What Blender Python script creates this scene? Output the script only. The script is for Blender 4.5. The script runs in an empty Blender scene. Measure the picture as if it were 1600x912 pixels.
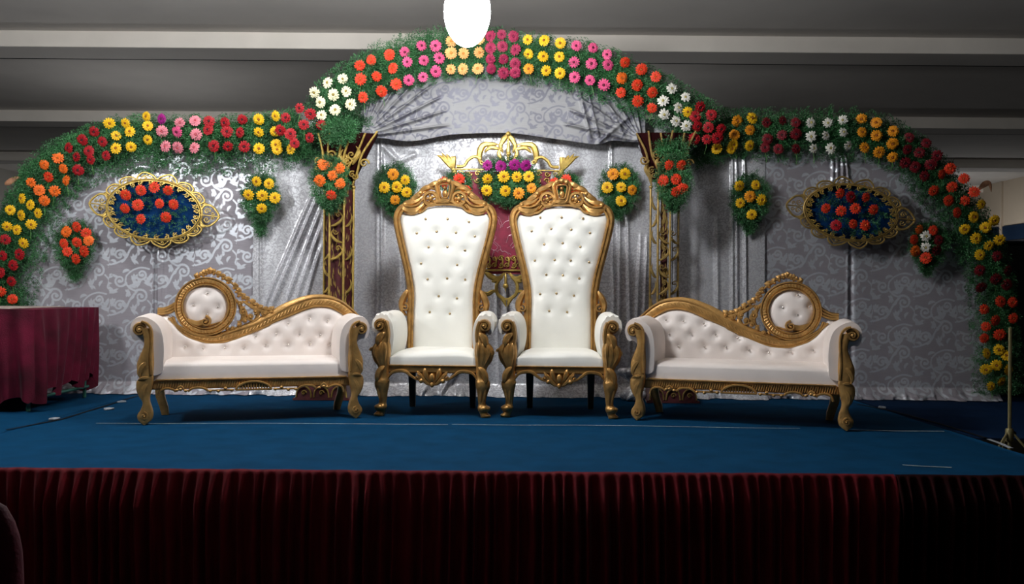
import bpy, math, random
import numpy as np
from mathutils import Matrix, Vector
random.seed(7); RNG = np.random.default_rng(7)
PI = math.pi
scene = bpy.context.scene
COL = scene.collection

# ------------------------------------------------------------------ camera
F = 1386.0; W0, H0 = 1600, 912
CAMZ = 0.97                       # camera height above the stage floor (stage floor is z = 0)
ROLL = math.radians(0.45)
cam_d = bpy.data.cameras.new('camera'); cam_d.sensor_width = 36; cam_d.lens = F/W0*36
cam_d.clip_end = 200
cam = bpy.data.objects.new('camera', cam_d); COL.objects.link(cam)
c_, s_ = math.cos(ROLL), math.sin(ROLL)
cam.matrix_world = Matrix(((c_, -s_, 0, 0), (0, 0, -1, 0), (s_, c_, 0, CAMZ), (0, 0, 0, 1)))
scene.camera = cam

# ------------------------------------------------------------------ world, exposure
wd = bpy.data.worlds.new('hall_ambience'); scene.world = wd; wd.use_nodes = True
bg = wd.node_tree.nodes['Background']
bg.inputs[0].default_value = (0.75, 0.85, 1.0, 1); bg.inputs[1].default_value = 0.010
vs = scene.view_settings
vs.view_transform = 'Standard'; vs.look = 'None'; vs.gamma = 1; vs.use_curve_mapping = False
vs.exposure = 0.0
LAMP_MAIN = 150.0     # radiance of the lamp hanging in view
LAMP_LEFT = 150.0     # radiance of its twin beyond the left edge of the picture
FILL_TOP = 165.0      # added fill lamp, unseen above the frame, brightens ceiling and beams
FILL_HALL = 55.0  # added fill lamps, hidden behind the backdrop, brighten hall ceiling and walls

# ------------------------------------------------------------------ pixel rays
def ray(px, py):
    dx, dy = px-W0/2, H0/2-py
    return Vector(((dx*c_-dy*s_)/F, 1.0, (dx*s_+dy*c_)/F))
def at(px, py, Y):
    d = ray(px, py); return Vector((d.x*Y, Y, CAMZ+d.z*Y))
def loc2(M, px, py, yl=0.0):
    """pixel -> (x, z) on the plane y = yl of a thing's own frame M"""
    Mi = M.inverted(); o = Mi @ Vector((0, 0, CAMZ)); d = Mi.to_3x3() @ ray(px, py)
    t = (yl-o.y)/d.y; p = o+d*t
    return (p.x, p.z)

# ------------------------------------------------------------------ mesh builder
class MB:
    def __init__(s): s.v = []; s.f = []; s.m = []
    def add(s, vs_, fs, mat=0):
        o = len(s.v); s.v.extend([tuple(p) for p in vs_])
        s.f.extend([tuple(i+o for i in f) for f in fs]); s.m.extend([mat]*len(fs)); return o
    def box(s, x0, x1, y0, y1, z0, z1, mat=0, bev=0.0):
        if bev <= 0:
            v = [(x, y, z) for z in (z0, z1) for y in (y0, y1) for x in (x0, x1)]
            s.add(v, [(0,2,3,1),(4,5,7,6),(0,1,5,4),(2,6,7,3),(0,4,6,2),(1,3,7,5)], mat); return
        b = min(bev, (x1-x0)*.49, (y1-y0)*.49, (z1-z0)*.49)
        secs = []
        for z, i in ((z0, b), (z0+b, 0), (z1-b, 0), (z1, b)):
            xa, xb, ya, yb = x0+i, x1-i, y0+i, y1-i
            secs.append([(xa+b,ya,z),(xb-b,ya,z),(xb,ya+b,z),(xb,yb-b,z),(xb-b,yb,z),(xa+b,yb,z),(xa,yb-b,z),(xa,ya+b,z)])
        s.loft(secs, mat)
    def loft(s, secs, mat=0, cap=True, closed=True):
        n = len(secs[0]); v = [p for sec in secs for p in sec]; f = []
        for i in range(len(secs)-1):
            for j in range(n if closed else n-1):
                k = (j+1) % n
                f.append((i*n+j, i*n+k, (i+1)*n+k, (i+1)*n+j))
        if cap:
            f.append(tuple(range(n-1, -1, -1))); f.append(tuple((len(secs)-1)*n+j for j in range(n)))
        s.add(v, f, mat)
    def tube(s, pts, r, n=8, mat=0):
        pts = [Vector(p) for p in pts]; N = len(pts)
        if not hasattr(r, '__len__'): r = [r]*N
        t0 = (pts[1]-pts[0]).normalized()
        a = t0.orthogonal().normalized(); secs = []
        for i in range(N):
            t = (pts[min(i+1, N-1)]-pts[max(i-1, 0)]).normalized()
            a = (a-t*a.dot(t))
            a = a.normalized() if a.length > 1e-6 else t.orthogonal().normalized()
            b = t.cross(a)
            secs.append([pts[i]+(a*math.cos(2*PI*k/n)+b*math.sin(2*PI*k/n))*r[i] for k in range(n)])
        s.loft(secs, mat)
    def stroke(s, pts, w, h, y0=0.0, n=8, mat=0):
        """carved moulding: 2D path (x, z), half width w in the plane, half depth h along y"""
        N = len(pts)
        if not hasattr(w, '__len__'): w = [w]*N
        if not hasattr(h, '__len__'): h = [h]*N
        if not hasattr(y0, '__len__'): y0 = [y0]*N
        secs = []
        for i in range(N):
            p, q = pts[max(i-1, 0)], pts[min(i+1, N-1)]
            tx, tz = q[0]-p[0], q[1]-p[1]; L = math.hypot(tx, tz) or 1e-6
            nx, nz = -tz/L, tx/L
            secs.append([(pts[i][0]+nx*math.cos(2*PI*k/n)*w[i], y0[i]+math.sin(2*PI*k/n)*h[i],
                          pts[i][1]+nz*math.cos(2*PI*k/n)*w[i]) for k in range(n)])
        s.loft(secs, mat)
    def ball(s, c, r, n=8, m=6, mat=0):
        r = r if hasattr(r, '__len__') else (r, r, r); secs = []
        for i in range(m+1):
            a = PI*(0.04+0.92*i/m)
            secs.append([(c[0]+r[0]*math.sin(a)*math.cos(2*PI*k/n), c[1]+r[1]*math.sin(a)*math.sin(2*PI*k/n), c[2]-r[2]*math.cos(a)) for k in range(n)])
        s.loft(secs, mat)
    def lathe(s, prof, c=(0,0,0), n=16, mat=0):
        s.loft([[(c[0]+r*math.cos(2*PI*k/n), c[1]+r*math.sin(2*PI*k/n), c[2]+z) for k in range(n)] for r, z in prof], mat)
    def grid(s, fn, nu, nv, mat=0):
        v = [fn(i/nu, j/nv) for j in range(nv+1) for i in range(nu+1)]
        f = [(j*(nu+1)+i, j*(nu+1)+i+1, (j+1)*(nu+1)+i+1, (j+1)*(nu+1)+i) for j in range(nv) for i in range(nu)]
        return s.add(v, f, mat)
    def pad(s, fn, back, nu, nv, mat=0):
        """closed cushion: front surface fn(u, v), back surface back(u, v), stitched along the border"""
        a = s.grid(fn, nu, nv, mat); v = [back(i/nu, j/nv) for j in range(nv+1) for i in range(nu+1)]
        f = [(j*(nu+1)+i, (j+1)*(nu+1)+i, (j+1)*(nu+1)+i+1, j*(nu+1)+i+1) for j in range(nv) for i in range(nu)]
        b = s.add(v, f, mat)
        brd = [i for i in range(nu+1)]+[(j+1)*(nu+1)-1 for j in range(1, nv+1)]+[nv*(nu+1)+i for i in range(nu-1, -1, -1)]+[j*(nu+1) for j in range(nv-1, 0, -1)]
        for k in range(len(brd)):
            p, q = brd[k], brd[(k+1) % len(brd)]
            s.f.append((a+q, a+p, b+p, b+q)); s.m.append(mat)
    def xf(s, fn): s.v = [tuple(fn(p)) for p in s.v]; return s
    def mirror_x(s): s.v = [(-x, y, z) for x, y, z in s.v]; s.f = [f[::-1] for f in s.f]; return s
    def mesh(s, name, mats, smooth=True, sharp=40):
        me = bpy.data.meshes.new(name); me.from_pydata(s.v, [], s.f)
        for m in (mats if isinstance(mats, (list, tuple)) else [mats]): me.materials.append(m)
        if any(s.m): me.polygons.foreach_set('material_index', s.m)
        if smooth:
            me.polygons.foreach_set('use_smooth', [True]*len(me.polygons))
            if sharp: me.set_sharp_from_angle(angle=math.radians(sharp))
        me.update(); return me
    def build(s, name, mats, parent=None, smooth=True, sharp=40):
        return link(name, s.mesh(name, mats, smooth, sharp), parent)

def link(name, me, parent=None):
    o = bpy.data.objects.new(name, me); COL.objects.link(o)
    if parent is not None: o.parent = parent
    return o
def tag(o, label=None, cat=None, group=None, kind=None):
    if label: o['label'] = label
    if cat: o['category'] = cat
    if group: o['group'] = group
    if kind: o['kind'] = kind
    return o
def thing(name, label, cat, loc=(0,0,0), rz=0.0, group=None):
    o = bpy.data.objects.new(name, None); COL.objects.link(o); o.empty_display_size = .1
    o.location = loc; o.rotation_euler = (0, 0, rz); return tag(o, label, cat, group)
def frame(loc, rz): return Matrix.Translation(Vector(loc)) @ Matrix.Rotation(rz, 4, 'Z')

def cr(pts, n=6, closed=False):
    """Catmull-Rom through points of any dimension"""
    P = [np.array(p, float) for p in pts]; N = len(P); out = []
    for i in range(N if closed else N-1):
        g = (lambda k: P[k % N]) if closed else (lambda k: P[min(max(k, 0), N-1)])
        a, b, c, d = g(i-1), g(i), g(i+1), g(i+2)
        for k in range(n):
            t = k/n
            out.append(tuple(.5*((2*b)+(-a+c)*t+(2*a-5*b+4*c-d)*t*t+(-a+3*b-3*c+d)*t**3)))
    if not closed: out.append(tuple(P[-1]))
    return out
def spiral(cx, cz, r0, r1, a0, turns, n=22):
    return [(cx+(r0+(r1-r0)*t)*math.cos(a0+2*PI*turns*t), cz+(r0+(r1-r0)*t)*math.sin(a0+2*PI*turns*t)) for t in [i/n for i in range(n+1)]]
def taper(n, w, a=.15, b=.15):
    return [w*(a+(1-a)*min(1, 3*t))*(b+(1-b)*min(1, 3*(1-t))) for t in [i/(n-1) for i in range(n)]]
def leafw(n, w): return [w*max(.06, math.sin(PI*(i/(n-1))**.75)) for i in range(n)]
def interp(x, tab): return float(np.interp(x, [a for a, b in tab], [b for a, b in tab]))

# ------------------------------------------------------------------ materials
def new_mat(name):
    m = bpy.data.materials.new(name); m.use_nodes = True
    nt = m.node_tree; return m, nt, nt.nodes['Principled BSDF']
def lin(c): return tuple(((x/255)/12.92 if x/255 <= .04045 else ((x/255+.055)/1.055)**2.4) for x in c)
def mat(name, col, rough=.5, metal=0.0, var=.12, scale=12.0, bump=0.0, bscale=60.0, sheen=0.0, spec=.5, stretch=None):
    m, nt, b = new_mat(name)
    b.inputs['Roughness'].default_value = rough; b.inputs['Metallic'].default_value = metal
    b.inputs['Specular IOR Level'].default_value = spec
    if sheen: b.inputs['Sheen Weight'].default_value = sheen; b.inputs['Sheen Roughness'].default_value = .35
    tc = nt.nodes.new('ShaderNodeTexCoord'); src = tc.outputs['Object']
    if stretch:
        mp = nt.nodes.new('ShaderNodeMapping'); mp.inputs['Scale'].default_value = stretch
        nt.links.new(src, mp.inputs[0]); src = mp.outputs[0]
    no = nt.nodes.new('ShaderNodeTexNoise'); no.inputs['Scale'].default_value = scale; no.inputs['Detail'].default_value = 4
    nt.links.new(src, no.inputs['Vector'])
    rp = nt.nodes.new('ShaderNodeValToRGB'); rp.color_ramp.elements[0].position = .3; rp.color_ramp.elements[1].position = .7
    rp.color_ramp.elements[0].color = tuple(x*(1-var) for x in col)+(1,); rp.color_ramp.elements[1].color = tuple(min(1, x*(1+var)) for x in col)+(1,)
    nt.links.new(no.outputs[0], rp.inputs[0]); nt.links.new(rp.outputs[0], b.inputs['Base Color'])
    if bump:
        n2 = nt.nodes.new('ShaderNodeTexNoise'); n2.inputs['Scale'].default_value = bscale; n2.inputs['Detail'].default_value = 3
        bp = nt.nodes.new('ShaderNodeBump'); bp.inputs['Strength'].default_value = bump; bp.inputs['Distance'].default_value = .01
        nt.links.new(src, n2.inputs['Vector']); nt.links.new(n2.outputs[0], bp.inputs['Height']); nt.links.new(bp.outputs[0], b.inputs['Normal'])
    return m
def emit(name, col, strength):
    m = bpy.data.materials.new(name); m.use_nodes = True; nt = m.node_tree; nt.nodes.clear()
    e = nt.nodes.new('ShaderNodeEmission'); e.inputs[0].default_value = col+(1,); e.inputs[1].default_value = strength
    o = nt.nodes.new('ShaderNodeOutputMaterial'); nt.links.new(e.outputs[0], o.inputs[0]); return m

M = {}
M['gold'] = mat('bronze_gold_leaf', (.50, .275, .085), .36, .62, .3, 18, .25, 45)
M['gold_sofa'] = mat('antique_gold_paint', (.52, .295, .095), .38, .5, .25, 14, .3, 40)
M['brass'] = mat('yellow_gold_paint', (.52, .36, .09), .38, .55, .25, 25, .2, 60)
M['brass_old'] = mat('dull_gold_paint', (.36, .24, .075), .45, .45, .3, 25, .2, 60)
M['leather'] = mat('white_leatherette', (.80, .79, .735), .42, 0, .03, 6, .05, 220)
M['leather_sofa'] = mat('blush_white_leatherette', (.77, .70, .66), .46, 0, .03, 6, .05, 220)
M['crystal'] = mat('crystal_button', (.62, .57, .52), .15, .6, .1, 50)
M['button'] = mat('gilt_button', (.45, .33, .18), .25, .6, .1, 50)
M['darkwood'] = mat('dark_rear_leg', (.035, .027, .018), .5, 0, .2, 20)
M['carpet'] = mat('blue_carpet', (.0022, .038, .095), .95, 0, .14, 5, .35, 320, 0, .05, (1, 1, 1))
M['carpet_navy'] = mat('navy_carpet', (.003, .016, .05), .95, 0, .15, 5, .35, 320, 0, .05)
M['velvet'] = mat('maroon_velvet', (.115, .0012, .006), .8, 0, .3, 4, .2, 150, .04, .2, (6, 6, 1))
M['velvet_table'] = mat('crimson_velvet', (.070, .002, .013), .75, 0, .6, 4.5, .3, 90, .05, .2)
M['maroon'] = mat('maroon_panel_cloth', (.22, .008, .035), .6, 0, .3, 14, .1, 80, .3)
M['skirt_dark'] = mat('dark_velvet', (.018, .0012, .002), .85, 0, .3, 4, .2, 150, 0, .1, (6, 6, 1))
M['wine'] = mat('dark_wine_cloth', (.060, .004, .007), .65, 0, .3, 20, .1, 80, .2)
M['bluefield'] = mat('deep_blue_cloth', (.002, .028, .105), .8, 0, .4, 14, .1, 80, 0, .1)
M['black'] = mat('black_cloth', (.004, .004, .005), .8, 0, .2, 20, 0, 10, 0, .15)
M['grille'] = mat('black_grille', (.006, .006, .007), .6, 0, .2, 200)
M['plaster'] = mat('painted_ceiling', (.60, .56, .52), .9, 0, .06, 1.2, .05, 30)
M['plaster_lit'] = mat('lit_beam_face', (.88, .82, .74), .85, 0, .05, 2, .05, 30)  # beam front face coloured lighter, standing in for the light falling on it
M['wall'] = mat('grey_wall', (.40, .38, .34), .9, 0, .08, 1, .05, 20)
M['wall_beige'] = mat('beige_wall', (.52, .43, .33), .9, 0, .08, 1, .05, 20)
M['wall_dark'] = mat('dark_drape', (.012, .012, .016), .9, 0, .2, 2)
M['hallfloor'] = mat('hall_floor', (.05, .045, .04), .6, 0, .2, 3)
M['window'] = mat('bluish_window_glass', (.012, .024, .05), .15, 0, .2, 3)
M['steel'] = mat('olive_steel_pole', (.19, .16, .07), .5, .3, .15, 30)
M['greenmetal'] = mat('green_table_frame', (.02, .10, .07), .5, .2, .2, 20)
M['tape'] = mat('pale_tape', (.30, .36, .38), .7, 0, .3, 60)
M['paper'] = mat('pale_paper', (.30, .33, .36), .8, 0, .15, 40)
M['tabletop'] = mat('pale_table_top', (.34, .28, .25), .6, 0, .1, 10)
M['deadleaf'] = mat('dry_tan_leaf', (.35, .17, .09), .7, 0, .3, 30)
M['plastic'] = mat('clear_plastic_wrap', (.5, .5, .55), .15, 0, .1, 10)
M['fern'] = mat('asparagus_fern', (.030, .135, .040), .6, 0, .45, 5)
M['socket'] = mat('lamp_socket', (.1, .1, .1), .5)
M['stem'] = mat('flower_stem', (.10, .24, .06), .5)

def petal_mat(name, col, tip=None):
    m = mat(name, col, .55, 0, .12, 30, 0, 10, .15, .3); return m
FCOL = {'yellow': (.86, .50, .012), 'amber': (.80, .30, .012), 'orange': (.83, .145, .012), 'redorange': (.72, .045, .012),
        'red': (.36, .006, .012), 'darkred': (.15, .004, .010), 'pink': (.70, .085, .22), 'palepink': (.72, .22, .27), 'rose': (.34, .018, .07),
        'magenta': (.34, .010, .20), 'white': (.78, .76, .68), 'cream': (.82, .78, .52), 'peach': (.90, .42, .14)}
CCOL = {'yellow': (.30, .10, .008), 'amber': (.36, .10, .008), 'orange': (.50, .12, .01), 'redorange': (.45, .07, .01), 'red': (.05, .004, .006),
        'darkred': (.03, .002, .005), 'pink': (.12, .008, .03), 'palepink': (.45, .08, .10), 'rose': (.2, .01, .05), 'magenta': (.10, .004, .05), 'white': (.42, .36, .12), 'cream': (.30, .22, .05), 'peach': (.6, .25, .05)}
# ------------------------------------------------------------------ distances of the layout (metres from the camera)
Y_FRONT, Y_BACK, Y_PIL, Y_VAL = 4.76, 8.30, 7.90, 8.16
STG_L, STG_R, FLOOR_Z = -3.42, 3.16, -0.70
CEIL = CAMZ+2.90

# ------------------------------------------------------------------ lamps of the place, plus added fill lamps
def hanging_lamp(label, loc, radiance, rx=.155, rz=.235, pole=False):
    t = thing('fill_lamp' if pole else 'hanging_lamp', label, 'lamp', loc)
    b = MB(); b.ball((0, 0, 0), (rx, rx, rz), 24, 16); b.build('bulb', emit('lamp_glow', (.97, .985, 1.0), radiance), t, True, 0)
    s = MB(); s.lathe([(.03, rz-.01), (.055, rz+.0), (.055, rz+.10), (.03, rz+.14), (.012, rz+.16)]); s.build('socket', M['socket'], t)
    if pole:
        k = MB(); k.tube([(0, 0, FLOOR_Z-loc[2]+.02), (0, 0, -rz+.01)], .02, 8); k.build('pole', M['socket'], t)
        k = MB(); k.lathe([(.22, FLOOR_Z-loc[2]), (.22, FLOOR_Z-loc[2]+.02), (.03, FLOOR_Z-loc[2]+.05)], n=16); k.build('foot', M['socket'], t); return t
    k = MB(); k.tube([(0, 0, rz+.15), (0, 0, CEIL-loc[2]-.002)], .008, 6); k.build('cable', M['socket'], t)
    return t
p = at(730, 18, 5.9)
hanging_lamp('glaring bare white lamp hanging above the two thrones', tuple(p), LAMP_MAIN)
hanging_lamp('bare white lamp hanging beyond the left edge of the stage', (-4.10, 5.3, 2.42), LAMP_LEFT, .15, .2)
hanging_lamp('small added fill lamp, unseen, close under the ceiling above the left sofa', (-2.3, 6.5, 3.46), FILL_TOP, .11, .15)
hanging_lamp('added unseen fill lamp on a pole in the far hall beyond the right end of the backdrop', (10.6, 21.5, 1.9), FILL_HALL, .15, .2, True)
hanging_lamp('added unseen fill lamp on a pole in the far hall beyond the left end of the backdrop', (-10.6, 21.5, 1.9), FILL_HALL*.5, .15, .2, True)
hanging_lamp('added unseen fill lamp on a pole in the hall behind the left wing of the backdrop', (-5.0, 12.3, 2.3), FILL_HALL*.55, .15, .2, True)
hanging_lamp('added unseen fill lamp on a pole in the hall behind the centre of the backdrop', (.8, 12.3, 2.3), FILL_HALL*.45, .15, .2, True)

# ------------------------------------------------------------------ hall
def structure(name, b, m, parent=None, smooth=False):
    o = b.build(name, m, parent, smooth)
    if parent is None: o['kind'] = 'structure'
    return o
HX = 12.4
b = MB(); b.box(-HX-.2, HX+.2, -3, 34, FLOOR_Z-.2, FLOOR_Z); structure('floor', b, M['hallfloor'])
b = MB(); b.box(-HX-.2, HX+.2, -3, 34, CEIL, CEIL+.2); ceil = structure('ceiling', b, M['plaster'])
for k, y in enumerate((10.0, 14.46, 18.92, 23.4, 27.8)):
    b = MB(); b.box(-HX, HX, y, y+.5, CEIL-.18, CEIL); b.box(-HX, HX, y-.012, y, CEIL-.178, CEIL, 1)
    o = structure('ceiling_beam', b, [M['plaster'], M['plaster_lit']], ceil)
    q = MB(); q.tube([(-HX, y+.53, CEIL-.16), (HX, y+.53, CEIL-.16)], .02, 6); q.build('conduit', M['black'], ceil)
for sx, nm, mt in ((-1, 'left', 'wall'), (1, 'right', 'wall_beige')):
    b = MB(); x0, x1 = sorted((sx*HX, sx*(HX+.2))); b.box(x0, x1, -3, 34, FLOOR_Z, CEIL)
    w = structure('wall_'+nm, b, M[mt])
    b = MB(); x0, x1 = sorted((sx*(HX-.06), sx*HX)); b.box(x0, x1, 4, 34, FLOOR_Z, 2.35); b.build('dark_drape', M['wall_dark'], w, False)
    for i in range(8):
        b = MB(); y = 16.2+i*1.6; b.box(x0, x1, y, y+1.35, 2.36, 2.72); b.build('window_pane', M['window'], w, False)
        b = MB(); b.box(*sorted((sx*(HX-.05), sx*HX)), y-.18, y-.09, 2.36, CEIL); b.build('pilaster', M[mt], w, False)
b = MB(); b.box(-HX, HX, 34, 34.2, FLOOR_Z, CEIL); structure('wall_back', b, M['wall_dark'])

# ------------------------------------------------------------------ stage
b = MB()
b.box(STG_L, STG_R, Y_FRONT+.03, 8.75, FLOOR_Z, -.012)
structure('stage_platform', b, M['darkwood'])
b = MB(); b.box(STG_R, 6.4, 6.06, 9.6, FLOOR_Z, -.014); structure('side_platform', b, M['darkwood'])
b = MB(); b.box(-7.2, STG_L, 5.2, 9.6, FLOOR_Z, -.014); structure('side_platform', b, M['darkwood'])

def mesh_np(name, V, Fq, mats, smooth=True):
    me = bpy.data.meshes.new(name); n = Fq.shape[1]
    me.vertices.add(len(V)); me.vertices.foreach_set('co', np.ascontiguousarray(V, np.float32).ravel())
    me.loops.add(Fq.size); me.loops.foreach_set('vertex_index', Fq.astype(np.int32).ravel())
    me.polygons.add(len(Fq)); me.polygons.foreach_set('loop_start', np.arange(0, Fq.size, n, dtype=np.int32))
    me.polygons.foreach_set('loop_total', np.full(len(Fq), n, np.int32))
    if smooth: me.polygons.foreach_set('use_smooth', np.ones(len(Fq), bool))
    for m in (mats if isinstance(mats, (list, tuple)) else [mats]): me.materials.append(m)
    me.update(calc_edges=True); me.validate(); return me
def vnoise(x, z, seed=0):
    """smooth value noise on arrays"""
    g = np.random.default_rng(seed).random((64, 64)); xi, zi = np.floor(x).astype(int), np.floor(z).astype(int)
    fx, fz = x-xi, z-zi; fx = fx*fx*(3-2*fx); fz = fz*fz*(3-2*fz); G = lambda a, c: g[a % 64, c % 64]
    return (G(xi, zi)*(1-fx)+G(xi+1, zi)*fx)*(1-fz)+(G(xi, zi+1)*(1-fx)+G(xi+1, zi+1)*fx)*fz
def quads(nu, nv):
    i, j = np.meshgrid(np.arange(nu), np.arange(nv)); a = (j*(nu+1)+i).ravel()
    return np.stack([a, a+1, a+nu+2, a+nu+1], 1)

# carpets, gently uneven
def carpet(name, x0, x1, y0, y1, m, label, z=-.002, amp=.004, seed=3):
    nu, nv = 90, 50
    U, Vv = np.meshgrid(np.linspace(x0, x1, nu+1), np.linspace(y0, y1, nv+1))
    Z = z-amp+amp*vnoise(U*2.2+20, Vv*3+20, seed)
    top = np.stack([U.ravel(), Vv.ravel(), Z.ravel()], 1); bot = top.copy(); bot[:, 2] = z-.010
    Q = quads(nu, nv); n = len(top)
    brd = list(range(nu+1))+[(j+1)*(nu+1)-1 for j in range(1, nv+1)]+[nv*(nu+1)+i for i in range(nu-1, -1, -1)]+[j*(nu+1) for j in range(nv-1, 0, -1)]
    S = np.array([(brd[k], n+brd[k], n+brd[(k+1) % len(brd)], brd[(k+1) % len(brd)])[::-1] for k in range(len(brd))])
    o = link(name, mesh_np(name, np.vstack([top, bot]), np.vstack([Q, Q[:, ::-1]+n, S]), M[m])); return tag(o, label, 'carpet')
carpet('stage_carpet', STG_L, STG_R, Y_FRONT, 8.7, 'carpet', 'bright blue carpet covering the main stage floor')
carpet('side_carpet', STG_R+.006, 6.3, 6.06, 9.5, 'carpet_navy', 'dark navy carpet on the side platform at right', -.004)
carpet('side_carpet', -7.1, STG_L-.006, 5.2, 9.5, 'carpet', 'blue carpet under the maroon draped table at left', -.004)
# pale seam tapes and scraps lying on the carpet
def strip(pts, w, label, m='tape', name='seam_tape', cat='tape'):
    P = [at(x, y, F*CAMZ/1.0/ max(1e-6, -(ray(x, y).z)*F)) for x, y in pts]
    b = MB(); b.tube([(q.x, q.y, .0022) for q in P], w, 6, 0); b.xf(lambda v: (v[0], v[1], .0004+max(0, (v[2]-.0022))*.12))
    return tag(b.build(name, M[m]), label, cat)
strip([(150, 661), (235, 661.5), (400, 661), (560, 662), (700, 663)], .006, 'pale seam line across the blue carpet in front of the left sofa')
strip([(706, 662.5), (800, 664), (900, 664), (1000, 665), (1150, 668), (1250, 669)], .006, 'pale seam line across the blue carpet in front of the right throne')
strip([(1326, 671), (1400, 673), (1475, 673.5)], .010, 'short pale seam line beside the outer leg of the right sofa')
strip([(1410, 726), (1440, 728), (1487, 730)], .008, 'short pale strip near the front right of the stage')
strip([(1545, 686), (1562, 692), (1580, 700)], .018, 'cream edging strip at the right border of the carpet', 'paper')
strip([(1340, 631), (1400, 643), (1470, 662), (1540, 684)], .016, 'black seam line along the right border of the carpet', 'black', 'cable', 'cable')  # dark edge seam of the carpet, modelled as a flat black strip
strip([(215, 618), (170, 632), (95, 655), (10, 671)], .012, 'dark seam line running along the left border of the carpet', 'black', 'cable', 'cable')  # the left edge seam, same flat black strip
def scrap(px, py, r, label):
    y = F*CAMZ/(-(ray(px, py).z)*F); q = at(px, py, y); b = MB()
    n = 9; ring = [(q.x+r*(1+.5*random.uniform(-1, 1))*math.cos(2*PI*k/n), q.y+r*1.4*(1+.4*random.uniform(-1, 1))*math.sin(2*PI*k/n), .003+random.uniform(0, .012)) for k in range(n)]
    b.add(ring+[(q.x, q.y, .016)]+[(a, c, .0012) for a, c, d in ring], [(k, (k+1) % n, n) for k in range(n)]+[(n+1+k, n+1+(k+1) % n, (k+1) % n, k) for k in range(n)])
    tag(b.build('paper_scrap', M['paper']), label, 'scrap')
scrap(171, 639, .045, 'crumpled pale scrap on the carpet left of the left sofa'); scrap(190, 628, .03, 'small pale scrap nearest the damask curtain at left')
scrap(85, 655, .03, 'small pale scrap on the carpet below the maroon table'); scrap(1380, 637, .03, 'small pale scrap on the navy carpet at right')

# ------------------------------------------------------------------ gathered velvet skirt on the stage front
def skirt(name, x0, x1, label, m, seed):
    g = np.random.default_rng(seed); nu = int((x1-x0)/.006); zs = np.array([0.004, -.004, -.02, -.05, -.10, -.17, -.26, -.38, -.52, -.69])
    xs = np.linspace(x0, x1, nu+1); ph = np.cumsum(1+.55*(vnoise(xs*9+7, xs*0+3, seed)-.5))*.006/.066*2*PI
    am = .4+1.0*vnoise(xs*5, xs*0+9, seed+1)
    V = []
    for k, z in enumerate(zs):
        d = min(1, max(0, (-z-.004)/.13)); drift = .012*np.sin(xs*3.1+1)*d
        prof = .5+.5*np.sin(ph+drift*40+.5*np.sin(z*5+xs*2)); prof = prof**1.5
        y = Y_FRONT-.004-(.006+.062*d*am)*prof-.012*d
        if k == 0: y = np.full_like(xs, Y_FRONT+.015)
        V.append(np.stack([xs+.01*d*np.sin(ph*.5), y, np.full_like(xs, z)+(.004*vnoise(xs*11, xs*0+2, seed) if k < 3 else 0)], 1))
    o = link(name, mesh_np(name, np.vstack(V), quads(nu, len(zs)-1)[:, ::-1], M[m])); return tag(o, label, 'stage skirt')
XJ = at(1398, 742, Y_FRONT).x
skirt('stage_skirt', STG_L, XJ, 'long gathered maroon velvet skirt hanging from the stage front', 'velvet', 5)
skirt('stage_skirt', XJ+.004, STG_R, 'shorter, darker velvet skirt piece at the right end of the stage front', 'skirt_dark', 15)

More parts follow.
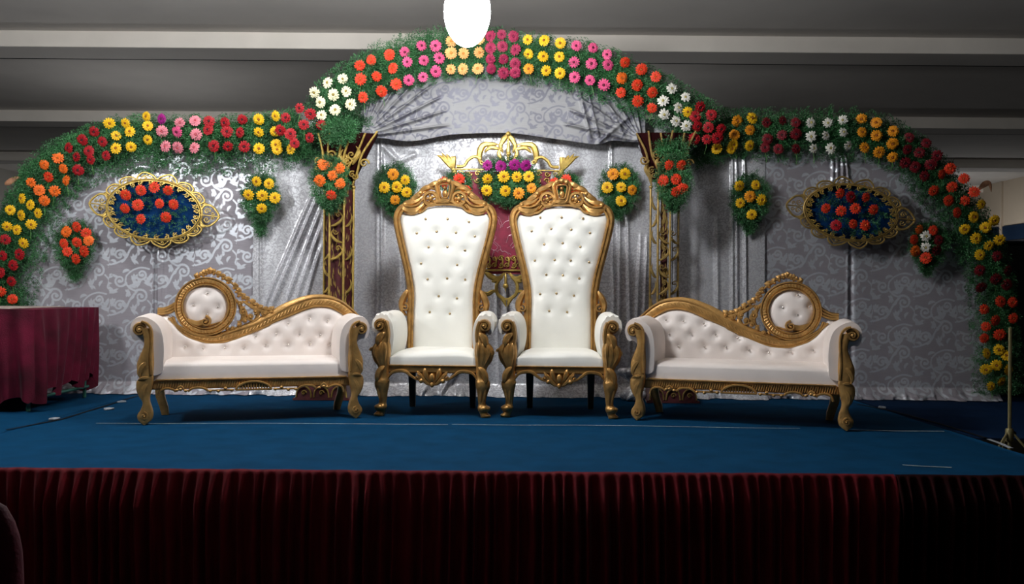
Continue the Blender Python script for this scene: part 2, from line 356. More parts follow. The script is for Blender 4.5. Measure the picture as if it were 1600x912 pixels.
# ------------------------------------------------------------------ silver curtains
# damask motif as a signed distance field on a repeating tile, carried by the cloth as a point attribute
TW, TH = .62, .74
def motif_field():
    S = []
    def st(pts, w0, w1, n=10, bulge=False):
        q = cr(pts, n); N = len(q)
        for i, (x, z) in enumerate(q):
            t = i/(N-1); w = (w0*(1-t)+w1*t) if not bulge else w0*max(.12, math.sin(PI*t**.8))
            S.append((x, z, w))
    def vol(cx, cz, r, a0, turns, w): 
        q = spiral(cx, cz, r, r*.16, a0, turns, 34); N = len(q)
        for i, (x, z) in enumerate(q): S.append((x, z, w*(1-.45*i/(N-1))))
        S.append((q[-1][0], q[-1][1], w*1.5))
    def leaf(x, z, a, L, w, bend=.5):
        for k in range(14):
            t = k/13; aa = a+bend*t; S.append((x+L*t*math.cos(aa), z+L*t*math.sin(aa), w*max(.15, math.sin(PI*min(1, t*.9+.08)))))
    def spray(x, z, a, L):
        for da, s in ((-.9, .6), (-.45, .85), (0, 1.0), (.45, .85), (.9, .6)): leaf(x, z, a+da, L*s, .017*s, .55*(1 if da >= 0 else -1))
    vol(.15, .16, .10, -1.2, 1.35, .015); vol(.46, .30, .105, 2.2, -1.35, .015); vol(.16, .53, .095, -.4, -1.3, .014); vol(.47, .62, .085, 3.6, 1.3, .014)
    st([(.02, .02), (.12, .05), (.24, .12), (.30, .24), (.40, .37)], .010, .013); st([(.40, .37), (.30, .42), (.24, .50), (.25, .60)], .012, .009)
    st([(.25, .60), (.34, .68), (.46, .72), (.58, .70)], .009, .011); st([(.56, .24), (.62, .16), (.60, .06), (.64, .02)], .010, .010)
    spray(.33, .08, .5, .13); spray(.06, .34, 1.7, .13); spray(.33, .54, .3, .12); spray(.56, .46, 1.2, .13)
    leaf(.24, .14, 2.6, .10, .018, -.8); leaf(.30, .26, .2, .10, .018, .8); leaf(.38, .42, 2.2, .11, .018, .7); leaf(.20, .64, 1.2, .11, .018, -.9)
    spray(.02, .20, .2, .10); spray(.44, .47, 2.6, .11); spray(.30, .36, 3.6, .09); spray(.58, .60, -.6, .10)
    leaf(.10, .05, 2.0, .09, .016, .8); leaf(.53, .15, 3.4, .10, .016, .8); leaf(.05, .62, -.9, .09, .015, .6); leaf(.42, .16, 1.1, .08, .015, .7)
    S = np.array(S); S[:, 2] = S[:, 2]*1.18+.001; n = 74; gx, gz = np.meshgrid(np.arange(n)/n*TW, np.arange(n)/n*TH); D = np.full(gx.shape, 1.0)
    for ox in (-TW, 0, TW):
        for oz in (-TH, 0, TH):
            for x, z, w in S: np.minimum(D, np.hypot(gx-x-ox, gz-z-oz)-w, out=D)
    return D
FIELD = motif_field()
def motif(X, Z, sc=1.0):
    n = FIELD.shape[0]; col = np.floor(X/(TW*sc)); z = Z/sc+(col % 2)*TH*.5
    u, v = (X/sc/TW % 1)*n, (z/TH % 1)*n; i, j = np.floor(u).astype(int), np.floor(v).astype(int); fu, fv = u-i, v-j
    G = lambda a, c: FIELD[c % n, a % n]
    return ((G(i, j)*(1-fu)+G(i+1, j)*fu)*(1-fv)+(G(i, j+1)*(1-fu)+G(i+1, j+1)*fu)*fv)*sc

def cloth_mat(name, ground, fig, mg, mf, rg, rf, fine=False):
    m, nt, b = new_mat(name); N = nt.nodes.new; Lk = nt.links.new
    tc = N('ShaderNodeTexCoord')
    if not fine:
        a = N('ShaderNodeAttribute'); a.attribute_name = 'motif'
        mr = N('ShaderNodeMapRange'); mr.inputs[1].default_value = .003; mr.inputs[2].default_value = -.003; Lk(a.outputs['Fac'], mr.inputs[0]); fac = mr.outputs[0]
    else:
        n0 = N('ShaderNodeTexNoise'); n0.inputs['Scale'].default_value = 9; n0.inputs['Detail'].default_value = 2; Lk(tc.outputs['Object'], n0.inputs[0])
        ad = N('ShaderNodeMixRGB'); ad.blend_type = 'ADD'; ad.inputs[0].default_value = .12; Lk(tc.outputs['Object'], ad.inputs[1]); Lk(n0.outputs['Color'], ad.inputs[2])
        vo = N('ShaderNodeTexVoronoi'); vo.feature = 'DISTANCE_TO_EDGE'; vo.inputs['Scale'].default_value = 32; Lk(ad.outputs[0], vo.inputs[0])
        n1 = N('ShaderNodeTexNoise'); n1.inputs['Scale'].default_value = 46; n1.inputs['Detail'].default_value = 3; Lk(ad.outputs[0], n1.inputs[0])
        ma = N('ShaderNodeMath'); ma.operation = 'MULTIPLY_ADD'; ma.inputs[1].default_value = .9; Lk(vo.outputs['Distance'], ma.inputs[0]); Lk(n1.outputs[0], ma.inputs[2])
        mr = N('ShaderNodeMapRange'); mr.inputs[1].default_value = .56; mr.inputs[2].default_value = .64; Lk(ma.outputs[0], mr.inputs[0]); fac = mr.outputs[0]
    mp = N('ShaderNodeMapping'); mp.inputs['Scale'].default_value = (1, 1, 8); Lk(tc.outputs['Object'], mp.inputs[0])
    nz = N('ShaderNodeTexNoise'); nz.inputs['Scale'].default_value = 14; nz.inputs['Detail'].default_value = 3; Lk(mp.outputs[0], nz.inputs[0])
    mx = N('ShaderNodeMixRGB'); mx.inputs[1].default_value = ground+(1,); mx.inputs[2].default_value = fig+(1,); Lk(fac, mx.inputs[0])
    m2 = N('ShaderNodeMixRGB'); m2.blend_type = 'MULTIPLY'; m2.inputs[0].default_value = .35; Lk(mx.outputs[0], m2.inputs[1]); Lk(nz.outputs[0], m2.inputs[2]); Lk(m2.outputs[0], b.inputs['Base Color'])
    for (lo, hi, sock) in ((mg, mf, 'Metallic'), (rg, rf, 'Roughness')):
        r = N('ShaderNodeMapRange'); r.inputs[3].default_value = lo; r.inputs[4].default_value = hi; Lk(fac, r.inputs[0]); Lk(r.outputs[0], b.inputs[sock])
    bp = N('ShaderNodeBump'); bp.inputs['Strength'].default_value = .12; bp.inputs['Distance'].default_value = .004
    n3 = N('ShaderNodeTexNoise'); n3.inputs['Scale'].default_value = 7; n3.inputs['Detail'].default_value = 6; Lk(tc.outputs['Object'], n3.inputs[0]); Lk(n3.outputs[0], bp.inputs['Height']); Lk(bp.outputs[0], b.inputs['Normal'])
    return m
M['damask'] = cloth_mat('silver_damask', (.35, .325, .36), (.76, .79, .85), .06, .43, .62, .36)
M['damask_unlit'] = cloth_mat('silver_damask_valance_unlit', (.34, .34, .35), (.17, .17, .21), .15, .35, .6, .5)  # dark motif colour stands in for the unlit hall it would reflect
M['brocade'] = cloth_mat('silver_brocade', (.54, .535, .575), (.84, .85, .88), .10, .42, .5, .33, True)

# garland paths (pixels of the photograph; the garlands hang on the plane of the curtains)
ARC_L = [(-14, 520), (-8, 470), (8, 425), (30, 352), (76, 280), (126, 240), (200, 209), (280, 208), (355, 207), (430, 205), (470, 200)]
ARC_C = [(500, 192), (525, 150), (590, 115), (660, 95), (725, 84), (785, 82), (850, 88), (925, 100), (1000, 132), (1055, 167), (1098, 196)]
ARC_R = [(1098, 200), (1160, 205), (1220, 212), (1290, 211), (1370, 213), (1432, 245), (1482, 295), (1526, 358), (1549, 425), (1552, 500), (1556, 575), (1558, 612)]
def ztop(arc, Y, dz=0.0):
    P = sorted([(p.x, p.z+dz) for p in (at(x, y, Y) for x, y in cr(arc, 8))]); xs = [p[0] for p in P]; zs = [p[1] for p in P]
    return lambda X: np.interp(X, xs, zs)
def curtain(name, xa, xb, topfn, Y, m, label, ridges=(), wav=(.010, 5.0), res=.012, zb=.004, seed=1, motif_sc=None, hem=.10, zrow=None):
    nu = max(2, int((xb-xa)/res)); hmax = 3.2; nv = 290 if motif_sc else 130
    xs = np.linspace(xa, xb, nu+1); tz = topfn(xs); t = np.linspace(0, 1, nv+1)
    X = np.tile(xs, (nv+1, 1)); bot = zb if zrow is None else zrow(xs)
    Z = bot+(tz-bot)*t[:, None]
    D = wav[0]*np.sin(X*wav[1]*2*PI/1.0+2*vnoise(X*1.3, Z*.8, seed))*(.5+.5*vnoise(X*.9, Z*.5, seed+1))+.03*(vnoise(X*1.1+5, Z*.9+5, seed+2)-.5)
    for (ax, ay, bx, by, w, amp) in ridges:
        A, B = at(ax, ay, Y), at(bx, by, Y); dx, dz = B.x-A.x, B.z-A.z; L2 = dx*dx+dz*dz
        s = ((X-A.x)*dx+(Z-A.z)*dz)/L2; d = np.abs((X-A.x)*dz-(Z-A.z)*dx)/math.sqrt(L2)
        win = np.clip(s*6+.5, 0, 1)*np.clip((1-s)*6+.5, 0, 1)
        D += amp*np.exp(-(d/w)**2)*win
    if hem:
        h = np.clip(1-(Z-zb)/hem, 0, 1)
        D += h*(.05+.12*vnoise(X*9, Z*14, seed+4)+.05*vnoise(X*31, Z*25, seed+5))
    if zrow is None: D = np.minimum(D, Y-Y_PIL+.0+.2)
    V = np.stack([X.ravel(), (Y-D).ravel(), Z.ravel()], 1)
    me = mesh_np(name, V, quads(nu, nv), M[m])
    if motif_sc:
        a = me.attributes.new('motif', 'FLOAT', 'POINT'); a.data.foreach_set('value', motif(X.ravel()+.2, Z.ravel(), motif_sc).astype(np.float32))
    return tag(link(name, me), label, 'curtain', None)
Xp = lambda px, Y=Y_BACK: at(px, 400, Y).x
TL, TR, TC = ztop(ARC_L, Y_BACK), ztop(ARC_R, Y_BACK), ztop(ARC_C, Y_VAL, .03)
curtain('damask_curtain', Xp(-12), Xp(396), TL, Y_BACK, 'damask', 'silver damask curtain with scroll pattern behind the left oval ornament',
        [(248, 385, 250, 610, .02, .035), (244, 400, 240, 600, .012, .02), (253, 400, 258, 560, .012, .02), (240, 182, 243, 265, .012, .015)], (.006, 1.3), .0085, seed=11, motif_sc=.64)
curtain('brocade_curtain', Xp(396)+.003, Xp(508), TL if False else ztop([(380, 205), (520, 185)], Y_BACK), Y_BACK-.02, 'brocade', 'silver brocade curtain between the damask curtain and the left pillar',
        [(500, 300, 425, 480, .016, .042), (500, 330, 438, 500, .012, .035), (500, 360, 450, 510, .012, .035), (500, 392, 462, 520, .012, .03), (490, 300, 405, 500, .014, .03), (408, 230, 408, 470, .012, .03)], (.003, 4), .009, seed=21)
curtain('brocade_curtain', Xp(508)+.003, Xp(1050), ztop([(490, 185), (800, 185), (1060, 185)], Y_BACK), Y_BACK+.02, 'brocade', 'wide silver brocade curtain hanging behind the two thrones',
        [(596, 225, 598, 600, .014, .035), (590, 225, 588, 600, .01, .02), (622, 252, 596, 226, .02, .04), (625, 252, 650, 240, .014, .03), (630, 380, 640, 600, .02, .03), (775, 430, 780, 600, .012, .03), (790, 440, 795, 600, .012, .03),
         (955, 225, 960, 600, .012, .03), (968, 330, 966, 600, .014, .035), (980, 330, 985, 600, .012, .03), (1000, 380, 990, 600, .012, .03), (1010, 380, 1002, 600, .01, .03), (700, 560, 660, 612, .02, .05), (720, 560, 690, 612, .02, .05), (900, 580, 860, 615, .02, .04)], (.003, 4), .0095, seed=31)
curtain('brocade_curtain', Xp(1050)+.003, Xp(1194), ztop([(1040, 200), (1210, 205)], Y_BACK), Y_BACK-.02, 'brocade', 'dim silver brocade curtain right of the right pillar',
        [(1144, 240, 1144, 560, .012, .03), (1150, 240, 1152, 600, .010, .03), (1163, 240, 1166, 600, .012, .03), (1120, 350, 1122, 600, .02, .03)], (.003, 4), .009, seed=41)
curtain('damask_curtain', Xp(1194)+.003, Xp(1556), TR, Y_BACK, 'damask', 'silver damask curtain with scroll pattern behind the right oval ornament',
        [(1330, 388, 1331, 610, .02, -.02), (1325, 388, 1322, 600, .012, .008), (1300, 250, 1300, 285, .008, .03), (1307, 245, 1307, 285, .008, .03), (1314, 245, 1316, 285, .008, .03), (1320, 245, 1324, 285, .008, .03)], (.006, 1.3), .0085, seed=51, motif_sc=.64)
# valance: gathered at both lower corners
val_bot = [(562, 212), (600, 216), (645, 220), (710, 210), (790, 208), (830, 212), (880, 219), (932, 226), (958, 220), (1006, 225)]
zb = ztop(val_bot, Y_VAL)
rd = []
for k in range(9):
    a = math.radians(8+k*9.5); rd.append((566, 214, 566+130*math.cos(a), 214-130*math.sin(a), .012, .030))
for k in range(7):
    a = math.radians(100+k*11); rd.append((1003, 224, 1003+120*math.cos(a), 224-120*math.sin(a), .013, .034))
rd += [(902, 130, 922, 215, .013, .03), (915, 130, 935, 215, .012, .03), (950, 160, 975, 215, .012, .025), (935, 224, 985, 180, .016, .03)]
val = curtain('valance', Xp(562, Y_VAL), Xp(1006, Y_VAL), TC, Y_VAL-.01, 'damask_unlit', 'silver damask valance swagged under the central flower arch', rd, (.006, 1.5), .0095, seed=61, motif_sc=.56, hem=0, zrow=zb)

for kx, ky in ((566, 214), (1005, 229)):
    q = at(kx, ky, Y_VAL-.05); b = MB(); secs = []
    for j in range(9):
        f = j/8; r = .012+.026*math.sin(PI*min(1, f*.9+.05)); secs.append([(q.x+r*(1+.3*math.sin(3*k+j))*math.cos(2*PI*k/12), q.y+r*(1+.3*math.sin(2*k+j))*math.sin(2*PI*k/12), q.z+.04-.10*f) for k in range(12)])
    b.loft(secs[::-1]); b.build('knot', M['damask_unlit'], val)
q = at(986, 600, 8.0); b = MB(); secs = []
for j in range(14):
    f = j/13; r = .045+.030*math.sin(f*9)+.02*(1-f); secs.append([(q.x+.03*math.sin(f*5)+r*(1+.35*math.sin(5*k+j*.7))*math.cos(2*PI*k/20), 8.0+.8*r*(1+.3*math.sin(4*k+j))*math.sin(2*PI*k/20), .004+.29*f) for k in range(20)])
b.loft(secs); tag(b.build('cloth_bundle', M['brocade'], None, True, 0), 'gathered tail of silver cloth on the floor behind the inner leg of the right sofa', 'cloth')
# ------------------------------------------------------------------ carved-work helpers
def both(fn):
    for s in (1, -1): fn(s)
def volute(b, cx, cz, r, a0, turns, w, h, y0, mat=0):
    q = spiral(cx, cz, r, r*.12, a0, turns, 26); n = len(q)
    b.stroke(q, [w*(1-.5*i/n) for i in range(n)], [h*(1+.4*i/n) for i in range(n)], y0, 6, mat)
    b.ball((q[-1][0], y0-h*.3, q[-1][1]), (w*.9, h*1.3, w*.9), 8, 5, mat)
def leafstroke(b, pts, w, h, y0, n=5, mat=0):
    q = cr(pts, n); b.stroke(q, leafw(len(q), w), leafw(len(q), h), y0, 6, mat)
def section(cx, cy, z, ax, ay, n=12, p=2.6):
    out = []
    for k in range(n):
        a = 2*PI*k/n; c, s = math.cos(a), math.sin(a)
        out.append((cx+ax*math.copysign(abs(c)**(2/p), c), cy+ay*math.copysign(abs(s)**(2/p), s), z))
    return out
def tuft(x, z, btn, depth=.018, s=.03):
    d = 0.0
    for bx, bz in btn:
        r2 = (x-bx)**2+(z-bz)**2
        if r2 < .04: d += depth*(math.exp(-r2/(2*s*s))*.75+.45*math.exp(-math.sqrt(r2)/.012))
    return d
BTN = {}
def buttons(root, pts, yfn, m, r=.011):
    if m not in BTN:
        b = MB(); b.ball((0, 0, 0), (r, r*.7, r), 10, 6); BTN[m] = b.mesh('button', M[m])
    for x, z in pts:
        o = link('button', BTN[m], root); o.location = (x, yfn(x, z), z)

# ------------------------------------------------------------------ thrones
def throne(label, loc, rz, btn_px):
    t = thing('throne_chair', label, 'throne', loc, rz, 'pair of high-backed thrones'); T = frame(loc, rz)
    YB = .25
    lean = lambda y, z: y+.05*max(0, z-.5)
    G, Lm = M['gold'], M['leather']
    hw = [(.40, .265), (.75, .265), (.90, .258), (1.0, .262), (1.13, .285), (1.29, .325), (1.45, .362), (1.56, .383), (1.61, .378), (1.66, .35), (1.75, .33)]
    topx = [(0, 1.685), (.10, 1.683), (.16, 1.672), (.20, 1.645), (.25, 1.618), (.31, 1.622), (.39, 1.635)]
    btn = [loc2(T, x, y, YB+.01) for x, y in btn_px]
    def front(u, v):
        s = 2*u-1; z = .42+v*(interp(abs(s)*.37, topx)-.42); x = s*interp(z, hw)
        e = (1-abs(s)**6)*(1-(2*v-1)**16 if v > .5 else 1)
        return (x, lean(YB-.012-.055*e+tuft(x, z, btn, .016), z), z)
    def bk(u, v):
        p = front(u, v); return (p[0], lean(YB+.035, p[2]), p[2])
    b = MB(); b.pad(front, bk, 52, 96); cu = b.build('back_cushion', Lm, t, True, 0)
    def yf(x, z):
        s = min(1, abs(x)/interp(z, hw)); return lean(YB-.012-.055*(1-s**6)+.012, z)
    buttons(cu, btn, yf, 'button', .0105)
    # moulded back frame
    half = [(.283, .45), (.283, .75), (.281, .9), (.288, 1.0), (.312, 1.13), (.352, 1.29), (.392, 1.45), (.413, 1.56), (.408, 1.625), (.38, 1.672), (.335, 1.690), (.285, 1.682), (.245, 1.660), (.205, 1.672), (.165, 1.708), (.09, 1.722), (0, 1.726)]
    path = cr(half+[(-x, z) for x, z in half[-2::-1]], 6); b = MB(); n = len(path)
    b.stroke(path, .030, .042, [lean(YB, z) for x, z in path], 10)
    b.stroke([(x*(1-.028/max(.12, math.hypot(x, .18))), z-(.0 if z < 1.6 else .02)) for x, z in path], .010, .014, [lean(YB-.040, z) for x, z in path], 6)
    b.build('back_frame', G, t)
    # carved bracket scrolls at the waist
    def br(s):
        b = MB(); y = lean(YB-.01, .85)
        leafstroke(b, [(s*.30, .99), (s*.335, .93), (s*.358, .86), (s*.345, .79), (s*.30, .76)], .030, .030, y)
        volute(b, s*.325, .835, .035, PI/2, s*1.2, .012, .02, y-.02); b.build('bracket', G, t)
    both(br)
    # crest
    b = MB(); y = lean(YB-.03, 1.75)
    def half_crest(s):
        leafstroke(b, [(s*.375, 1.680), (s*.30, 1.658), (s*.235, 1.662), (s*.175, 1.715)], .042, .032, y-.012)
        b.stroke(cr([(s*.335, 1.690), (s*.28, 1.684), (s*.225, 1.700), (s*.18, 1.745)], 5), .010, .016, y-.036, 6)
        leafstroke(b, [(s*.36, 1.712), (s*.30, 1.718), (s*.24, 1.735), (s*.19, 1.775)], .030, .028, y)
        leafstroke(b, [(s*.295, 1.750), (s*.245, 1.765), (s*.20, 1.805), (s*.155, 1.812)], .028, .026, y)
        leafstroke(b, [(s*.225, 1.800), (s*.17, 1.838), (s*.12, 1.848), (s*.08, 1.82)], .027, .026, y)
        leafstroke(b, [(s*.16, 1.845), (s*.11, 1.868), (s*.07, 1.888), (s*.03, 1.885)], .026, .028, y)
        q = [(s*.121+.056*math.cos(2*PI*k/18), 1.752+.054*math.sin(2*PI*k/18)) for k in range(19)]; b.stroke(q, .017, .026, y-.004, 6)
        b.ball((s*.121, y-.014, 1.752), (.021, .024, .021), 10, 6)
        for k in range(5):
            a = 2*PI*k/5+.3; leafstroke(b, [(s*.121+.014*math.cos(a), 1.752+.014*math.sin(a)), (s*.121+.034*math.cos(a+.3), 1.752+.034*math.sin(a+.3)), (s*.121+.05*math.cos(a+.5), 1.752+.05*math.sin(a+.5))], .013, .016, y-.006)
        b.stroke(cr([(0, 1.905), (s*.046, 1.896), (s*.070, 1.858), (s*.058, 1.80), (s*.040, 1.735), (0, 1.722)], 6), .017, .028, y-.010, 8)
        b.stroke(cr([(0, 1.872), (s*.034, 1.868), (s*.044, 1.845), (s*.026, 1.765), (0, 1.758)], 5), .007, .016, y-.030, 6)
        b.ball((s*.040, y-.022, 1.896), .024, 8, 6); b.ball((s*.205, y-.012, 1.80), .02, 8, 6); b.ball((s*.335, y-.014, 1.705), .020, 8, 6)
    both(half_crest)
    b.ball((0, y-.016, 1.908), (.028, .024, .024), 10, 6); b.ball((0, y-.010, 1.845), (.018, .022, .020), 8, 6); b.ball((0, y-.004, 1.795), (.024, .014, .036), 8, 6)
    leafstroke(b, [(-.085, 1.715), (0, 1.742), (.085, 1.715)], .02, .024, y-.018); b.build('crest', G, t)
    # seat
    def sf(u, v):
        s = 2*u-1; f = 2*v-1; x = s*.335*(1 if f < .2 else 1-.12*(f-.2)); yy = -.335+.56*v
        ed = (1-s**8)*(1-max(0, -f)**7); z = .455+.055*ed+.006*math.sin(x*9)*max(0, -f)
        if v < .02: yy += .012
        return (x, yy, z)
    b = MB(); b.pad(sf, lambda u, v: (sf(u, v)[0], sf(u, v)[1]+(.006 if v < .02 else 0), .385), 30, 24); b.build('seat', Lm, t, True, 60)
    # seat rail with carved apron
    b = MB(); b.box(-.36, .36, -.32, -.26, .335, .392, 0, .008)
    for s in (-1, 1): b.box(*sorted((s*.33, s*.37)), -.28, .24, .33, .392, 0, .006)
    b.box(-.33, .33, .21, .25, .33, .392, 0, .006)
    y = -.325
    def ap(s):
        q = cr([(s*.355, .285), (s*.315, .335), (s*.26, .350), (s*.21, .345), (s*.17, .315), (s*.125, .285)], 6); b.stroke(q, taper(len(q), .014, .6, .6), .016, y, 6)
        volute(b, s*.115, .300, .026, PI/2, s*1.2, .010, .016, y-.004); leafstroke(b, [(s*.06, .375), (s*.05, .32), (s*.02, .265)], .020, .018, y)
        leafstroke(b, [(s*.12, .35), (s*.08, .30), (s*.04, .255), (0, .238)], .018, .016, y); b.ball((s*.085, y-.008, .275), .019, 8, 6)
    both(ap); b.ball((0, y-.010, .30), (.022, .018, .035), 8, 6); b.ball((0, y-.006, .245), (.016, .016, .022), 8, 6)
    b.add([(x, -.30, z) for x, z in [(-.12, .34), (.12, .34), (.06, .26), (0, .235), (-.06, .26)]]+[(x, -.28, z) for x, z in [(-.12, .34), (.12, .34), (.06, .26), (0, .235), (-.06, .26)]],
          [(0, 4, 3, 2, 1), (5, 6, 7, 8, 9), (1, 2, 7, 6), (2, 3, 8, 7), (3, 4, 9, 8), (4, 0, 5, 9)])
    b.stroke([(-.345, .392), (.345, .392)], .006, .008, -.325, 6); b.build('seat_rail', G, t)
    # upholstered arms and carved fronts
    for s in (1, -1):
        sec0 = [(.345, .44), (.318, .52), (.308, .60), (.312, .68), (.328, .738), (.360, .782), (.402, .798), (.442, .788), (.472, .758), (.484, .712), (.474, .664), (.446, .636), (.425, .648), (.415, .62), (.405, .56), (.400, .44)]
        sec = cr(sec0, 3, True); secs = []
        ns = 20
        for k in range(ns+1):
            f = k/ns; yy = -.305+.50*f; e = 1-.03*max(0, 1-f*9)**2-.30*max(0, f*5-4.2)
            row = []
            for j, (x, z) in enumerate(sec):
                wr = .011*math.sin(j*1.9+yy*8)*math.exp(-((f-.12)/.16)**2) if z > .66 and x > .33 else 0
                xx = .40+(x-.40)*e; zz = .60+(z-.60)*(e+wr*6)+.02*f
                row.append((s*(xx-.035*f*(1 if x < .40 else .5)), yy, zz))
            secs.append(row if s > 0 else row[::-1])
        b = MB(); b.loft(secs); b.build('arm', Lm, t, True, 70)
        post = [(0, .415, .035, .040), (.012, .418, .040, .045), (.035, .402, .032, .036), (.052, .405, .044, .05), (.075, .405, .048, .054), (.095, .392, .030, .036), (.13, .388, .031, .036), (.18, .392, .040, .048), (.23, .396, .054, .06), (.27, .394, .056, .062), (.30, .388, .044, .05),
                (.35, .382, .040, .046), (.39, .386, .046, .05), (.43, .398, .064, .058), (.495, .404, .076, .064), (.54, .400, .070, .058), (.575, .388, .050, .05), (.61, .380, .040, .044), (.65, .376, .036, .042), (.70, .372, .030, .04), (.735, .372, .022, .036)]
        b = MB(); secs = []
        for z, xc, ax, ay in cr(post, 3): secs.append([(s*px, py, pz) for px, py, pz in section(xc, -.315, z, ax, ay, 14)][::s])
        b.loft(secs)
        yv = -.345
        q = spiral(s*.408, .704, .043, .010, PI*(.72 if s > 0 else .28), -s*1.6, 34)
        b.stroke(cr([(s*.350, .58), (s*.346, .64), (s*.354, .70), (s*.370, .738)], 5), .016, .03, yv+.012, 6); b.stroke(q, [.015*(1-.4*i/34) for i in range(35)], [.032+.02*i/34 for i in range(35)], yv, 6); b.ball((s*.405, yv-.03, .706), .014, 8, 6)
        b.stroke(spiral(s*.405, .706, .030, .030, 0, 1, 12), .024, .025, yv+.015, 6)
        for z0, z1, x0, w in ((.650, .545, .384, .044), (.39, .265, .386, .042)):
            leafstroke(b, [(s*(x0-.02), z0), (s*(x0+.02), (z0+z1)/2+.02), (s*(x0+.036), z1+.02), (s*(x0+.018), z1)], w*.62, .022, yv-.022)
        for dx in (-.03, .0, .03): leafstroke(b, [(s*(.395+dx), .575), (s*(.405+dx*1.4), .50), (s*(.388+dx*.7), .40)], .017, .018, yv-.022)
        for dx in (-.018, .014): leafstroke(b, [(s*(.40+dx), .255), (s*(.402+dx), .19), (s*(.392+dx*.6), .11)], .013, .014, yv-.012)
        volute(b, s*.462, .505, .026, PI, s*1.2, .010, .014, yv+.005); volute(b, s*.362, .275, .022, 0, s*1.2, .009, .014, yv+.0); b.ball((s*.405, yv-.010, .07), (.03, .03, .024), 10, 6)
        b.build('front_leg', G, t)
        b = MB(); b.loft([section(s*.255, .215+dy, z, a, .026, 8, 6) for z, a, dy in ((0, .024, .03), (.12, .028, .015), (.25, .032, 0), (.385, .034, 0))]); b.build('rear_leg', M['darkwood'], t)
    return t
z8 = lambda P: [(600+x/8, 280+y/8) for x, y in P]
z24 = lambda P, ox: [(ox+x/2.4, 280+y/2.4) for x, y in P]
btnL = z8([(523, 497), (797, 500), (1063, 532), (413, 675), (662, 655), (903, 668), (1137, 712), (562, 850), (797, 848), (1017, 890)])+z24([(213, 316), (348, 321), (238, 375), (311, 372), (378, 376), (280, 438), (348, 446), (247, 497), (322, 503)], 570)
btnR = z24([(178, 143), (258, 143), (338, 147), (146, 195), (219, 186), (294, 189), (364, 201), (193, 244), (262, 240), (328, 254), (158, 305), (232, 303), (292, 305), (361, 311), (201, 358), (263, 360), (324, 372), (178, 430), (239, 428), (304, 436), (212, 493), (279, 497)], 770)
throne('white tufted high-backed throne with gold carved frame, left one of the pair', (-.592, 7.215, 0), math.radians(-4), btnL)
throne('white tufted high-backed throne with gold carved frame, right one of the pair', (.395, 7.205, 0), math.radians(-4), btnR)

# ------------------------------------------------------------------ chaise sofas with a round medallion at the outer end
SL, SLr = (-2.0, 6.885, 0), math.radians(16.4)
SR, SRr = (1.782, 6.88, 0), math.radians(-17.6)
TLf = frame(SL, SLr)
YF, YBk = -.27, .20
bp = lambda P, y=YBk: [loc2(TLf, x, yy, y) for x, yy in P]
zA = lambda P: [(255+x/7.015, 415+y/7.015) for x, y in P]
zB = lambda P: [(190+x/3.3775, 400+y/3.3775) for x, y in P]
S_UP = bp(zA([(115, 560), (150, 640), (230, 690), (330, 745), (470, 775), (600, 768), (750, 720), (1000, 640), (1250, 515)])+zB([(900, 255), (1000, 221), (1080, 218), (1150, 237), (1210, 278), (1262, 330), (1275, 360)]))
S_LO = bp(zA([(60, 570), (130, 640), (190, 710), (300, 785), (500, 840), (700, 825), (900, 755), (1150, 652)])+zB([(790, 352), (900, 306), (1000, 268), (1080, 265), (1140, 288), (1190, 325), (1215, 365)]))
CIR = bp(zA([(468, 445)]))[0]
R_OUT = .5*(abs(bp(zA([(805, 440)]))[0][0]-bp(zA([(130, 440)]))[0][0])); R_IN = .5*(abs(bp(zA([(715, 440)]))[0][0]-bp(zA([(222, 440)]))[0][0]))
CREST_PX = zA([(345, 130), (420, 95), (470, 70), (525, 55), (600, 90), (690, 140), (800, 235), (835, 310), (900, 350), (990, 410), (1060, 460), (1160, 480), (1270, 485)])
CREST = bp(CREST_PX)
